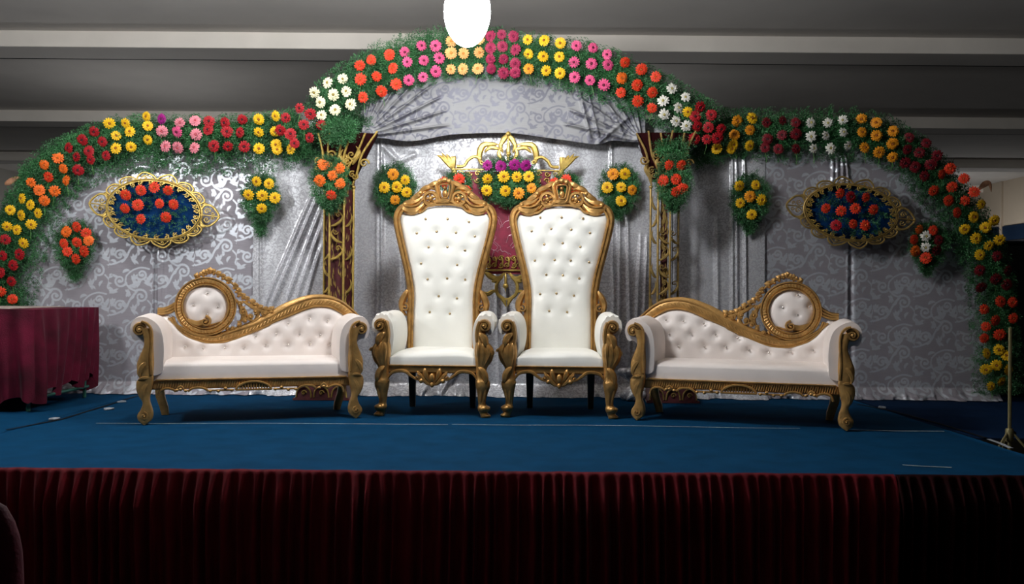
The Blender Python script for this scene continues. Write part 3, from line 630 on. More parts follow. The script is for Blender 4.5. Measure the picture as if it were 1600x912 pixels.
def sofa(label, loc, rz, mir, btn_px, med_px):
    t = thing('chaise_sofa', label, 'sofa', loc, rz, 'pair of chaise sofas'); T = frame(loc, rz); m = mir
    G, Lm = M['gold_sofa'], M['leather_sofa']
    X = lambda P: [(m*x, z) for x, z in P]
    up, lo = cr(X(S_UP), 8), cr(X(S_LO), 8)
    N = 110
    def resample(P, n):
        P = np.array(P); d = np.r_[0, np.cumsum(np.hypot(*np.diff(P, axis=0).T))]; s = np.linspace(0, d[-1], n); return list(zip(np.interp(s, d, P[:, 0]), np.interp(s, d, P[:, 1])))
    u2, l2 = resample(up, N), resample(lo, N)
    mid = [((a[0]+c[0])/2, (a[1]+c[1])/2) for a, c in zip(u2, l2)]; wd = [math.hypot(a[0]-c[0], a[1]-c[1])/2 for a, c in zip(u2, l2)]
    b = MB(); b.stroke(mid, wd, .038, YBk, 10); b.stroke(l2, .008, .016, YBk-.030, 6); b.stroke(u2, .008, .016, YBk-.026, 6)
    # rope twist carved along the moulding
    for i in range(6, N-4, 2):
        b.stroke([(u2[i][0]*.7+l2[i][0]*.3, u2[i][1]*.7+l2[i][1]*.3), (u2[i+1][0]*.3+l2[i+1][0]*.7, u2[i+1][1]*.3+l2[i+1][1]*.7)], .0032, .006, YBk-.037, 5)
    b.build('back_rail', G, t)
    # medallion ring and its padded disc
    cx, cz = m*CIR[0], CIR[1]; ro, ri = R_OUT, R_IN; rm = (ro+ri)/2
    b = MB(); ring = [(cx+rm*math.cos(2*PI*k/60), cz+rm*1.0*math.sin(2*PI*k/60)) for k in range(61)]
    b.stroke(ring, (ro-ri)/2, .036, YBk-.004, 10); b.stroke([(cx+ro*.98*math.cos(2*PI*k/60), cz+ro*.98*math.sin(2*PI*k/60)) for k in range(61)], .007, .014, YBk-.028, 6)
    b.stroke([(cx+ri*1.03*math.cos(2*PI*k/60), cz+ri*1.03*math.sin(2*PI*k/60)) for k in range(61)], .007, .014, YBk-.030, 6)
    for k in range(56):
        a = 2*PI*k/56; b.stroke([(cx+ri*1.10*math.cos(a), cz+ri*1.10*math.sin(a)), (cx+ro*.93*math.cos(a+.03), cz+ro*.93*math.sin(a+.03))], .0030, .006, YBk-.036, 5)
    # curl at the foot of the medallion
    leafstroke(b, [(cx-m*ri*.86, cz-ri*.60), (cx-m*ri*.40, cz-ri*.78), (cx, cz-ri*.70), (cx+m*ri*.1, cz-ri*.85), (cx+m*ri*.75, cz-ri*.72)], .034, .03, YBk-.02)
    volute(b, cx, cz-ri*.70, ri*.24, PI/2, -m*1.5, .012, .02, YBk-.04); b.build('medallion_ring', G, t)
    mb = [loc2(T, x, y, YBk) for x, y in med_px]
    def dxy(u, v):
        s, q = 2*u-1, 2*v-1; return ri*1.04*s*math.sqrt(1-q*q/2), ri*1.04*q*math.sqrt(1-s*s/2)
    def df(u, v):
        x, z = dxy(u, v); r = min(1, math.hypot(x, z)/(ri*1.04)); return (cx+x, YBk-.006-.045*(1-r**4)+tuft(cx+x, cz+z, mb, .020, .024), cz+z)
    b = MB(); b.pad(df, lambda u, v: (df(u, v)[0], YBk+.03, df(u, v)[2]), 36, 36); d = b.build('medallion_pad', Lm, t, True, 0)
    buttons(d, mb, lambda x, z: YBk-.036, 'crystal', .009)
    # pierced crest and scrollwork
    b = MB(); cq = cr(X(CREST), 5); n = len(cq); b.stroke(cq, [.013+.005*math.sin(i*1.3) for i in range(n)], .018, YBk-.006, 6)
    for i in range(2, n-2, 3):
        p, q = cq[i-1], cq[i+1]; tx, tz = q[0]-p[0], q[1]-p[1]; L = math.hypot(tx, tz); nx, nz = -tz/L*m, tx/L*m; x, z = cq[i]; s = .9 if i % 2 else 1.25
        leafstroke(b, [(x-tx*.6, z-tz*.6), (x+nx*.010, z+nz*.010), (x+tx*.7+nx*.022*s, z+tz*.7+nz*.022*s)], .016*s, .018, YBk-.012)
        leafstroke(b, [(x-nx*.003, z-nz*.003), (x-nx*.016+tx*.4, z-nz*.016+tz*.4), (x-nx*.026, z-nz*.026)], .013, .016, YBk-.008)
    k = X(bp(zA([(525, 48)])))[0]; b.ball((k[0], YBk-.012, k[1]), .017, 8, 6)
    for (px, py, r, a0, tn) in ((880, 500, .030, 1.2, 1.4), (960, 560, .026, -1.0, -1.4), (1110, 520, .022, 2.0, 1.4), (900, 600, .020, .4, 1.3), (830, 640, .018, 2.2, -1.3), (1010, 500, .020, -2, 1.3), (840, 420, .018, 0, 1.2), (760, 690, .014, 0, 1.2), (1190, 505, .013, 1, 1.2), (700, 690, .012, 0, 1)):
        c = X(bp(zA([(px, py)])))[0]; volute(b, c[0], c[1], r, a0 if m > 0 else PI-a0, tn*m, .012, .018, YBk-.012)
    for P in ([(790, 360), (850, 450), (870, 560), (800, 680)], [(860, 380), (960, 440), (1040, 500), (1000, 600), (880, 640)], [(1000, 450), (1090, 500), (1160, 510), (1230, 500)], [(880, 460), (900, 540), (860, 610)], [(1060, 540), (1020, 600), (920, 650), (820, 700)], [(690, 715), (780, 700), (900, 640)]):
        leafstroke(b, X(bp(zA(P))), .018, .02, YBk-.008)
    b.build('crest', G, t)
    # ridged ear that joins the ring to the outer arm
    b = MB()
    for j, dy in enumerate((0, 32, 64)):
        leafP = X(bp(zA([(150, 400+dy*1.1), (90, 440+dy), (20, 470+dy*.8), (-60, 478+dy*.7)]))); q = cr(leafP, 5); b.stroke(q, .013, .024, YBk-.004*j, 6)
    b.build('corner_scroll', G, t)
    # back upholstery below the rail
    xs_l = np.array([p[0] for p in l2]); zs_l = np.array([p[1] for p in l2]); od = np.argsort(xs_l); xs_l, zs_l = xs_l[od], zs_l[od]
    bt = [loc2(T, x, y, YBk-.03) for x, y in btn_px]
    def bf(u, v):
        x = -.78+1.56*u; top = float(np.interp(x, xs_l, zs_l))+.02; z = .36+v*(top-.36); e = 1-v**10
        return (x, YBk-.004-.055*e+tuft(x, z, bt, .026, .028), z)
    b = MB(); b.pad(bf, lambda u, v: (bf(u, v)[0], YBk+.03, bf(u, v)[2]), 130, 34); bk = b.build('back_cushion', Lm, t, True, 0)
    buttons(bk, bt, lambda x, z: YBk-.050, 'crystal', .0095)
    # seat
    def sf(u, v):
        s = 2*u-1; f = 2*v-1; e = (1-s**20)*(1-max(0, -f)**6); return (s*.70, YF-.035+.46*v+(.012 if v < .02 else 0), .405+.045*e)
    b = MB(); b.pad(sf, lambda u, v: (sf(u, v)[0], sf(u, v)[1], .305), 60, 24); b.build('seat', Lm, t, True, 60)
    # carved front rail
    b = MB(); b.box(-.70, .70, YF-.03, YF+.03, .245, .312, 0, .008); b.box(-.70, .70, .17, .21, .24, .312, 0, .006)
    for s in (-1, 1): b.box(*sorted((s*.66, s*.72)), YF, .2, .24, .312, 0, .006)
    y = YF-.034; b.stroke([(-.68, .314), (.68, .314)], .006, .010, y, 6)
    for k in range(80): x = -.67+k*1.34/79; b.stroke([(x, .255), (x+.012, .300)], .0035, .006, y+.004, 5)
    b.stroke(cr([(-.13, .232), (-.10, .265), (-.04, .288), (.04, .288), (.10, .265), (.13, .232)], 6), .009, .016, y-.004, 6)
    b.stroke([(-.13, .232), (.13, .232)], .008, .014, y-.004, 6)
    for k in range(11): x = -.105+k*.021; b.stroke([(x*.9, .236), (x*.98, .24+.036*math.sqrt(max(0, 1-(x/.125)**2)))], .006, .012, y-.002, 5)
    def rl(s):
        b.stroke(cr([(s*.66, .20), (s*.645, .238), (s*.60, .252), (s*.56, .242), (s*.545, .228)], 5), .009, .015, y, 6)
        b.stroke(cr([(s*.46, .228), (s*.43, .248), (s*.385, .254), (s*.345, .246), (s*.32, .228)], 5), .009, .015, y, 6)
        for x in (.535, .51, .475, .305, .25, .20, .155): b.ball((s*x, y-.006, .232+.012*math.sin(x*40)), (.014, .013, .012), 8, 5)
        leafstroke(b, [(s*.545, .225), (s*.51, .262), (s*.48, .228)], .013, .014, y); b.stroke([(s*.305, .231), (s*.14, .231)], .007, .012, y, 6)
    both(rl); b.build('seat_rail', G, t)
    # arms: padded rolls with flat carved fronts that run down into the legs
    for s in (1, -1):
        sec0 = [(.640, .36), (.626, .45), (.624, .55), (.634, .64), (.660, .708), (.706, .752), (.764, .776), (.812, .768), (.842, .736), (.855, .682), (.844, .628), (.820, .600), (.796, .606), (.765, .585), (.745, .53), (.735, .36)]
        sec = cr(sec0, 3, True); secs = []
        for k in range(15):
            f = k/14; yy = YF-.045+.50*f; e = 1-.02*max(0, 1-f*8)**2-.25*max(0, f*5-4.2)
            row = [(s*(.74+(x-.74)*e-.03*f), yy, .56+(z-.56)*e+.015*f) for x, z in sec]; secs.append(row if s > 0 else row[::-1])
        b = MB(); b.loft(secs); b.build('arm', Lm, t, True, 70)
        y = YF-.052
        outer = [(.785, .690), (.760, .62), (.757, .565), (.785, .49), (.803, .43), (.796, .36), (.778, .335), (.803, .31), (.805, .25), (.788, .20), (.764, .16), (.772, .115), (.797, .07), (.790, .03), (.758, .0)]
        inner = [(.712, .69), (.698, .62), (.696, .565), (.692, .49), (.690, .43), (.694, .36), (.692, .335), (.694, .31), (.704, .25), (.716, .20), (.714, .16), (.700, .115), (.693, .07), (.704, .03), (.742, .0)]
        o2, i2 = cr(outer, 5), cr(inner, 5); secs = []
        for (xo, zo), (xi, zi) in zip(o2, i2):
            xm, hw_ = (xo+xi)/2, abs(xo-xi)/2; z = (zo+zi)/2
            th = .030; sec_ = [(s*(xm+hw_*cx_), y+th*cy_, z+(zo-zi)/2*cx_) for cx_, cy_ in ((-1, -.5), (-.8, -.95), (-.3, -1.15), (.3, -1.15), (.8, -.95), (1, -.5), (1, .9), (-1, .9))]
            secs.append(sec_ if s > 0 else sec_[::-1])
        b = MB(); b.loft(secs[::-1])
        q = spiral(s*.786, .680, .045, .010, PI*(.85 if s > 0 else .15), -s*1.75, 40); b.stroke(q, [.0135*(1-.35*i/40) for i in range(41)], [.028+.014*i/40 for i in range(41)], y, 6)
        b.stroke(spiral(s*.786, .680, .026, .026, 0, 1, 14), .022, .024, y+.01, 6); b.ball((s*.786, y-.026, .680), .014, 8, 6)
        b.stroke(cr([(s*.70, .36), (s*.708, .48), (s*.702, .60), (s*.708, .68), (s*.735, .722), (s*.775, .738)], 6), .010, .016, y-.026, 6)
        leafstroke(b, [(s*.735, .455), (s*.765, .42), (s*.785, .37), (s*.775, .33)], .022, .014, y-.028); leafstroke(b, [(s*.715, .335), (s*.76, .335), (s*.798, .318)], .014, .020, y-.026)
        leafstroke(b, [(s*.72, .31), (s*.755, .26), (s*.76, .20), (s*.735, .15)], .022, .014, y-.026); volute(b, s*.752, .062, .028, PI/2, s*1.3, .010, .012, y-.028)
        b.build('front_leg', G, t)
        b = MB(); rl_ = [(0, .655, .028), (.06, .665, .034), (.14, .69, .036), (.24, .70, .034)]
        b.loft([section(s*x, .17+.02*(1-z*4), z, a, .028, 10, 4) for z, x, a in rl_]); b.build('rear_leg', G, t)
    return t
zC = lambda P: [(960+x/3.3775, 400+y/3.3775) for x, y in P]
sofa('blush white chaise sofa on the left, round medallion at its left end', SL, SLr, 1,
     zB([(993, 330), (1088, 340), (878, 355), (710, 422), (818, 412), (938, 412), (1048, 416), (1133, 418), (338, 476), (432, 487), (547, 485), (650, 480), (763, 468), (878, 465), (995, 462), (1100, 468)]), zB([(455, 197), (380, 258), (510, 268), (453, 308)]))
sofa('blush white chaise sofa on the right, round medallion at its right end', SR, SRr, -1,
     zC([(275, 336), (366, 342), (472, 355), (292, 412), (408, 412), (535, 414), (652, 432), (340, 476), (477, 478), (590, 480), (712, 497), (815, 508), (932, 506), (1048, 498)]), zC([(968, 206), (890, 272), (1030, 266), (966, 310)]))
# ------------------------------------------------------------------ ferns and flowers
def fern_mesh(name, P, spread, length, K=14, nl=.03, nw=.0045, seed=1, droop=None):
    """feathery asparagus sprigs at points P (n,3): each a spine with K thin needles"""
    g = np.random.default_rng(seed); n = len(P)
    a = g.uniform(0, 2*PI, n) if droop is None else droop+g.normal(0, 1.1, n)
    d = np.stack([np.cos(a), -g.uniform(.0, .55, n), np.sin(a)], 1); d /= np.linalg.norm(d, axis=1)[:, None]
    l = length*g.uniform(.6, 1.25, n)
    sd = np.cross(d, np.tile([0, 1.0, 0], (n, 1))); sd /= np.linalg.norm(sd, axis=1)[:, None]
    t = np.linspace(0, 1, K)[None, :, None]
    base = P[:, None]+d[:, None]*l[:, None, None]*t+np.array([0, 0, -.25])*(l[:, None, None]*t)**2
    sg = np.where(np.arange(K) % 2 == 0, 1.0, -1.0)[None, :, None]
    nd = sd[:, None]*sg+d[:, None]*.7+g.normal(0, .45, (n, K, 3)); nd /= np.linalg.norm(nd, axis=2)[..., None]
    ln = nl*(1.15-.6*t)*g.uniform(.7, 1.3, (n, K, 1)); tip = base+nd*ln
    wd = np.cross(nd, g.normal(0, 1, (n, K, 3))); wd /= np.linalg.norm(wd, axis=2)[..., None]; wd *= nw*.5
    mid = base+nd*ln*.45
    V = np.stack([base, mid+wd, tip, mid-wd], 2).reshape(-1, 3)
    Q = np.arange(len(V)).reshape(-1, 4); return mesh_np(name, V, Q, M['fern'], False)
def fern(root, P, length, seed, K=14, nl=.034, nw=.0062, droop=None):
    P = np.asarray(P)-np.array(root.location); o = link('fern', fern_mesh('fern', P, 0, length, K, nl, nw, seed, droop), root); o['kind'] = 'stuff'; return o
FM = {}
def flower_meshes(col, v):
    if (col, v) in FM: return FM[col, v]
    g = random.Random(sum(map(ord, col)) % 97+v*13); b = MB(); n1 = (15, 13, 16)[v]; R = .0535
    loose = {'white': 1.0, 'cream': .6}.get(col, .35)
    for lay, (n, r0, r1, lift, wd_) in enumerate(((n1, .010, R, .008, .0100), (n1-3, .009, R*.76, .018, .0092), (10, .006, R*.46, .024, .008))):
        for k in range(n):
            a = 2*PI*(k+.5*lay)/n+g.uniform(-.10, .10)*loose*2; rr = r1*g.uniform(1-.16*loose, 1.04); L = lift*g.uniform(.6, 1.3); w = wd_*g.uniform(.85, 1.15)*(1 if loose < .9 else .85)
            ca, sa = math.cos(a), math.sin(a); pt = lambda r, o, h: (r*ca-o*sa, -h, r*sa+o*ca)
            b.add([pt(r0, -w*.45, .010), pt(r0, w*.45, .010), pt(rr*.62, -w, .010+L*.8), pt(rr*.62, w, .010+L*.8), pt(rr*.93, -w*.55, .008+L*.7), pt(rr*.93, w*.55, .008+L*.7), pt(rr, 0, .006+L*.5)],
                  [(0, 2, 3, 1), (2, 4, 5, 3), (4, 6, 5)])
    if 'P'+col not in M: M['P'+col] = petal_mat(col+'_petals', FCOL[col]); M['C'+col] = mat(col+'_flower_eye', CCOL[col], .8, 0, .3, 200, .4, 400)
    me = b.mesh('gerbera', M['P'+col], True, 0)
    c = MB(); c.ball((0, -.022, 0), (.0125, .010, .0125), 10, 6); cm = c.mesh('flower_center', M['C'+col])
    FM[col, v] = (me, cm); return me, cm
STEM = None
def flower(root, col, p, size=1.0, tilt=.35):
    v = random.randrange(3); me, cm = flower_meshes(col, v)
    o = link('gerbera', me, root); o.location = Vector(p)-root.location
    o.rotation_euler = (random.uniform(-.1, .9)*tilt*1.6, random.uniform(0, 2*PI), random.uniform(-1, 1)*tilt); o.rotation_mode = 'XYZ'
    rx, rzz = random.uniform(-.25, 1.0)*tilt*1.3, random.uniform(-1, 1)*tilt*1.2
    o.matrix_local = Matrix.Translation(Vector(p)-root.location) @ Matrix.Rotation(rzz, 4, 'Z') @ Matrix.Rotation(rx, 4, 'X') @ Matrix.Rotation(random.uniform(0, 6.3), 4, 'Y') @ Matrix.Scale(size*random.uniform(.9, 1.1), 4)
    link('flower_center', cm, o); return o
def flowers(root, col, pts, Y, off=.13, size=1.0, tilt=.35):
    for x, y in pts: flower(root, col, at(x, y, Y-off), size, tilt)
def arc_points(arc, Y, wout, win, dens, seed, ycover=.12):
    g = np.random.default_rng(seed); P = np.array([tuple(at(x, y, Y)) for x, y in cr(arc, 10)])
    seg = np.linalg.norm(np.diff(P, axis=0), axis=1); cum = np.r_[0, np.cumsum(seg)]; n = int(cum[-1]*(wout+win)*dens)
    s = g.uniform(0, cum[-1], n); Q = np.stack([np.interp(s, cum, P[:, k]) for k in range(3)], 1); Q2 = np.stack([np.interp(s+.02, cum, P[:, k]) for k in range(3)], 1); Q1 = np.stack([np.interp(s-.02, cum, P[:, k]) for k in range(3)], 1)
    T = Q2-Q1; T /= np.linalg.norm(T, axis=1)[:, None]+1e-9; Nn = np.stack([-T[:, 2], T[:, 0]*0, T[:, 0]], 1)
    u = np.clip(g.normal(0, .52, n), -1.15, 1.15); off = np.where(u > 0, u*wout, u*win)
    R = Q+Nn*off[:, None]; R[:, 1] -= .03+ycover*g.random(n)*(1-np.abs(u)*.6); return R
def garland(label, arc, Y, wout, win, groups, seed, dens=3700, off=.15, extra=()):
    base = at(arc[0][0], arc[0][1], Y); root = thing('flower_garland', label, 'garland', (sum(at(x, y, Y).x for x, y in arc)/len(arc), Y, 0.0), 0, 'flower garlands outlining the backdrop')
    P = arc_points(arc, Y, wout, win, dens, seed); g = np.random.default_rng(seed+50)
    for ex, ey, rx, ry, eY, n in extra:
        a = g.uniform(0, 2*PI, n); r = np.sqrt(g.random(n)); c = at(ex, ey, eY); P = np.vstack([P, np.stack([c.x+r*np.cos(a)*rx*eY/F, c.y-.05*g.random(n), c.z+r*np.sin(a)*ry*eY/F], 1)])
    fern(root, P, .085, seed)
    b = MB(); b.tube([Vector(at(x, y, Y))-root.location+Vector((0, .02, 0)) for x, y in cr(arc, 6)], .03, 8); b.build('arch_pipe', M['fern'], root)
    for col, pts in groups: flowers(root, col, pts, Y, off)
    for col, pts in groups:
        for x, y in pts:
            if random.random() < .4:
                o = link('flower_stem', STEM_ME, root); o.location = at(x, y+5, Y-off+.03)-root.location; o.rotation_euler = (0, random.uniform(-.35, .35), 0)
    return root
b = MB(); b.tube([(0, 0, 0), (.004, -.012, -.05), (0, 0, -.11)], .0024, 5); STEM_ME = b.mesh('flower_stem', M['stem'])
GL = [('yellow', [(171,192),(197,192),(230,182),(231,197),(204,206),(182,212),(232,218),(182,232),(205,229)]),
 ('yellow', [(405,186),(405,206),(432,181),(430,205),(432,226),(405,232),(456,233),(433,234)]), ('magenta', [(254,186)]),
 ('palepink', [(281,191),(305,189),(254,205),(307,210),(260,229),(279,230),(305,231)]), ('pink', [(278,206)]),
 ('red', [(327,190),(326,203),(353,192),(355,206),(379,186),(376,207),(335,228),(356,228),(382,229)]),
 ('red', [(148,205),(130,218),(161,221),(109,231),(140,236),(121,245),(143,249),(167,243),(123,265)]),
 ('orange', [(91,247),(70,257),(100,263),(105,282),(49,285),(62,297),(86,298),(70,313)]), ('redorange', [(77,276)]),
 ('yellow', [(36,310),(49,320),(17,328),(35,336),(61,333),(49,350),(12,353),(28,359),(38,379)]),
 ('red', [(9,374),(32,397),(5,399),(22,414),(2,426),(19,439)]), ('redorange', [(2,455),(20,467)])]
GC = [('red', [(469,169),(485,178),(447,184),(475,195),(502,195),(439,203),(454,210),(485,215),(461,224)]),
 ('cream', [(536,123),(513,130),(492,144),(542,143),(522,148),(502,160),(549,163),(524,172),(503,180)]),
 ('redorange', [(562,102),(581,94),(609,86),(564,124),(589,119),(615,107),(568,152),(597,142),(619,132)]),
 ('pink', [(632,81),(658,72),(681,72),(637,97),(662,94),(686,91),(639,125),(661,121),(682,111)]),
 ('peach', [(705,65),(727,62),(749,62),(705,83),(725,83),(748,82),(705,108),(724,108),(747,108)]),
 ('rose', [(767,57),(784,54),(802,57),(767,75),(785,73),(806,78),(767,92),(786,92),(805,99),(767,107),(786,114),(805,113)]),
 ('yellow', [(825,62),(851,64),(876,67),(826,84),(848,89),(874,89),(853,110),(875,114)]), ('amber', [(826,108)]),
 ('pink', [(901,71),(926,75),(949,85),(897,97),(924,100),(949,102),(898,121),(922,125),(944,132)]),
 ('redorange', [(976,97),(1002,108),(1025,120),(995,133),(1019,144),(970,145),(996,158),(1019,168)]), ('orange', [(971,122)]),
 ('white', [(1049,139),(1071,152),(1036,158),(1059,169),(1038,178),(1055,190),(1072,196)]), ('yellow', [(1074,175)]),
 ('red', [(1093,167),(1111,180),(1086,182),(1089,197),(1107,199),(1126,201),(1084,217),(1104,218),(1120,215)])]
GR = [('amber', [(1151,189),(1147,211),(1171,203)]), ('yellow', [(1174,185),(1145,226),(1170,227),(1120,232),(1142,232)]),
 ('darkred', [(1197,192),(1222,189),(1243,192),(1199,217),(1222,211),(1243,209),(1195,231),(1216,233),(1243,233)]),
 ('white', [(1266,192),(1293,192),(1317,187),(1267,213),(1289,212),(1317,207),(1270,232),(1297,232),(1324,227)]),
 ('amber', [(1346,185),(1369,192),(1395,205),(1346,207),(1369,212),(1394,224),(1350,231),(1373,237),(1394,245)]),
 ('darkred', [(1420,215),(1447,224),(1417,233),(1436,239),(1464,243),(1414,254),(1429,261),(1454,257),(1444,275)]),
 ('redorange', [(1470,272),(1484,263),(1506,279),(1487,292),(1458,297),(1481,313),(1507,313),(1494,332),(1522,300)]),
 ('yellow', [(1532,319),(1520,339),(1507,357),(1552,344),(1539,355),(1524,372),(1544,383),(1561,374),(1530,398)]),
 ('darkred', [(1557,400),(1530,422),(1573,422),(1555,435),(1532,448),(1572,444)]),
 ('redorange', [(1562,471),(1537,483),(1581,472),(1554,500),(1540,510),(1537,528),(1561,522),(1582,497)]),
 ('yellow', [(1560,546),(1540,552),(1572,555),(1556,570),(1540,576),(1574,577),(1563,595),(1547,603)])]
garland('flower garland over the left wing, from yellow corner flowers to pale pink ones', ARC_L, Y_BACK-.02, .15, .30, GL, 101)
garland('flower garland over the central arch with pink, peach and rose gerberas', ARC_C, Y_VAL-.03, .17, .22, GC, 102, 3900, .15, ((532, 208, 24, 14, Y_PIL-.02, 240), (478, 222, 36, 26, Y_BACK-.08, 360), (1050, 232, 24, 10, Y_PIL-.02, 150), (1092, 236, 40, 20, Y_BACK-.08, 300), (535, 195, 40, 20, Y_VAL-.02, 300), (1075, 205, 36, 20, Y_VAL-.02, 240)))
garland('flower garland over the right wing, reaching down to the stage floor', ARC_R, Y_BACK-.02, .15, .23, GR, 103)

def bouquet(label, cx, cy, rx, ry, Y, groups, seed, n=620, tail=0, off=.10, size=1.0):
    c = at(cx, cy, Y); root = thing('flower_bouquet', label, 'bouquet', (c.x, c.y, c.z), 0, 'small flower bouquets pinned to the backdrop')
    g = np.random.default_rng(seed); s = Y/F
    a = g.uniform(0, 2*PI, n); r = np.sqrt(g.random(n)); P = np.stack([c.x+r*np.cos(a)*rx*s*.85, c.y-.02-.07*g.random(n), c.z+r*np.sin(a)*ry*s*.85], 1)
    if tail:
        k = n//4; t = g.random(k); P = np.vstack([P, np.stack([c.x+g.normal(0, 1, k)*rx*s*.35*(1-t), np.full(k, c.y-.03), c.z-ry*s*.7-t*tail*s], 1)])
    fern(root, P, .06, seed, 12, .028, .0055)
    b = MB(); b.ball((0, 0, 0), (rx*s*.5, .055, ry*s*.5), 10, 6); b.build('floral_foam', M['fern'], root)
    for col, pts in groups: flowers(root, col, pts, Y, off, size, .28)
    return root
YW = Y_BACK-.05
bouquet('round bouquet of crowded orange gerberas at the far left of the backdrop', 121, 382, 30, 38, YW, [('redorange', [(121,354),(135,364),(121,378),(101,380),(106,393),(133,392),(120,404)]), ('orange', [(105,362),(139,376)])], 201, tail=28)
bouquet('bouquet of yellow gerberas beside the left oval ornament', 410, 308, 28, 40, YW, [('yellow', [(402,283),(421,287),(410,305),(430,309),(409,325),(389,304)])], 202, tail=30)
bouquet('bouquet of orange gerberas tied to the left pillar', 517, 285, 28, 42, Y_PIL-.10, [('orange', [(505,257),(532,263),(520,274),(500,282),(532,287)]), ('redorange', [(518,305)])], 203, tail=14, off=.08)
bouquet('bouquet of yellow gerberas beside the left throne crest', 618, 292, 32, 36, YW, [('yellow', [(634,281),(601,293),(621,292),(635,300)]), ('amber', [(614,272),(617,312)])], 204, tail=16)
bouquet('bouquet of yellow gerberas beside the right throne crest', 966, 295, 30, 38, YW, [('yellow', [(976,271),(971,292),(970,314),(949,293)]), ('amber', [(958,272),(987,297)])], 205, tail=16)
bouquet('bouquet of red-orange gerberas tied to the right pillar', 1051, 283, 26, 42, Y_PIL-.10, [('redorange', [(1045,258),(1064,258),(1036,282),(1056,280),(1055,300),(1066,294)])], 206, tail=14, off=.08)
bouquet('bouquet of yellow gerberas right of the right pillar', 1169, 312, 28, 42, YW, [('yellow', [(1154,290),(1180,289),(1156,317),(1189,312),(1174,335)]), ('amber', [(1171,307)])], 207, tail=20)
bouquet('bouquet of orange gerberas around two white ones at far right', 1446, 382, 28, 34, YW, [('redorange', [(1457,360),(1427,374),(1446,403)]), ('orange', [(1435,358),(1429,392)]), ('darkred', [(1466,375),(1462,391)]), ('white', [(1446,369),(1446,386)])], 208, tail=22)

# ------------------------------------------------------------------ oval filigree ornaments
def oval_ornament(label, cx, cy, ax, az, tilt, fl, seed, gm):
    Y = Y_BACK-.16; c = at(cx, cy, Y); s = Y/F; A, B = ax*s, az*s
    root = thing('oval_ornament', label, 'ornament', tuple(c), 0, 'oval ornaments on the side curtains'); root.rotation_euler = (0, tilt, 0)
    ell = lambda a, k=1.0: (A*k*math.copysign(abs(math.cos(a))**.92, math.cos(a)), B*k*math.copysign(abs(math.sin(a))**1.10, math.sin(a)))
    n = 48; ring = [ell(2*PI*i/n) for i in range(n+1)]
    b = MB(); b.stroke(ring, .010, .014, 0, 8); b.stroke([(x*.965, z*.955) for x, z in ring], .005, .008, -.012, 6); b.build('rim', M[gm], root)
    b = MB(); b.add([(0, .02, 0)]+[(x*.97, .02, z*.97) for x, z in ring[:-1]]+[(0, .03, 0)]+[(x*.97, .03, z*.97) for x, z in ring[:-1]],
                    [(0, 1+(i+1) % n, 1+i) for i in range(n)]+[(n+1, n+2+i, n+2+(i+1) % n) for i in range(n)]+[(1+i, 1+(i+1) % n, n+2+(i+1) % n, n+2+i) for i in range(n)]); b.build('blue_field', M['bluefield'], root)
    bu, bl = MB(), MB(); bi = MB(); ns = 16
    for k in range(ns):
        a0, a1 = 2*PI*k/ns, 2*PI*(k+1)/ns; am = (a0+a1)/2
        if abs(math.cos(am)) > .965: continue
        b = bu if math.sin(am) > 0 else bl
        P = [ell(a0, 1.0), ell(a0+.06, 1.13), ell(am, 1.0+.085/ (A*abs(math.cos(am))+B*abs(math.sin(am)))), ell(a1-.06, 1.13), ell(a1, 1.0)]
        b.stroke(cr(P, 5), .0085, .010, -.004, 6)
        P = [ell(a0+.05, 1.02), ell(am-.06, 1.10), ell(am, 1.0+.052/(A*abs(math.cos(am))+B*abs(math.sin(am)))), ell(am+.06, 1.10), ell(a1-.05, 1.02)]; b.stroke(cr(P, 4), .005, .007, -.002, 6)
        q = ell(am, 1.07); volute(b, q[0], q[1], .016, am, 1.1, .0045, .007, -.004)
    for k in range(28):
        a0 = 2*PI*(k+.5)/28; q = ell(a0, .90); volute(bi, q[0], q[1], .024, a0+PI, 1.25 if k % 2 else -1.25, .0058, .009, -.010)
        leafstroke(bi, [ell(a0-.08, .97), ell(a0, .88), ell(a0+.09, .83)], .0065, .008, -.008)
    bu.build('lace_border', M[gm], root); bl.build('lace_border', M[gm], root); bi.build('inner_scrolls', M['brass'], root)['kind'] = 'stuff'
    for sx in (-1, 1):
        e = MB(); x0 = A*.98; L = .165
        e.stroke(cr([(sx*x0, .05), (sx*(x0+.03), .092), (sx*(x0+.085), .092), (sx*(x0+.135), .052), (sx*(x0+L), 0), (sx*(x0+.135), -.052), (sx*(x0+.085), -.092), (sx*(x0+.03), -.092), (sx*x0, -.05)], 6), .010, .011, 0, 6)
        e.stroke([(sx*x0, 0), (sx*(x0+L*1.05), 0)], .006, .010, -.004, 6)
        for z in (-1, 1):
            volute(e, sx*(x0+.055), z*.038, .030, 0, z*sx*1.3, .0062, .009, -.002); volute(e, sx*(x0+.108), z*.024, .018, 0, -z*sx*1.2, .005, .008, -.002); leafstroke(e, [(sx*x0, z*.07), (sx*(x0+.03), z*.105), (sx*(x0+.075), z*.085)], .013, .010, 0)
        e.build('end_piece', M[gm], root)
    g = np.random.default_rng(seed); k = 200; a = g.uniform(0, 2*PI, k); r = np.sqrt(g.random(k)); P = np.stack([c.x+A*.72*r*np.cos(a), c.y-.012-.03*g.random(k), c.z+B*.74*r*np.sin(a)-.01], 1)
    f = link('fern', fern_mesh('fern', P-np.array(c), 0, .05, 12, .024, .0045, seed), root); f['kind'] = 'stuff'
    for col, pts in fl:
        for x, y in pts:
            Mi = Matrix.Rotation(-tilt, 4, 'Y'); p = Mi @ (at(x, y, Y-.07)-c)
            o = flower(root, col, Vector(p)+root.location, .98, .25)
    return root
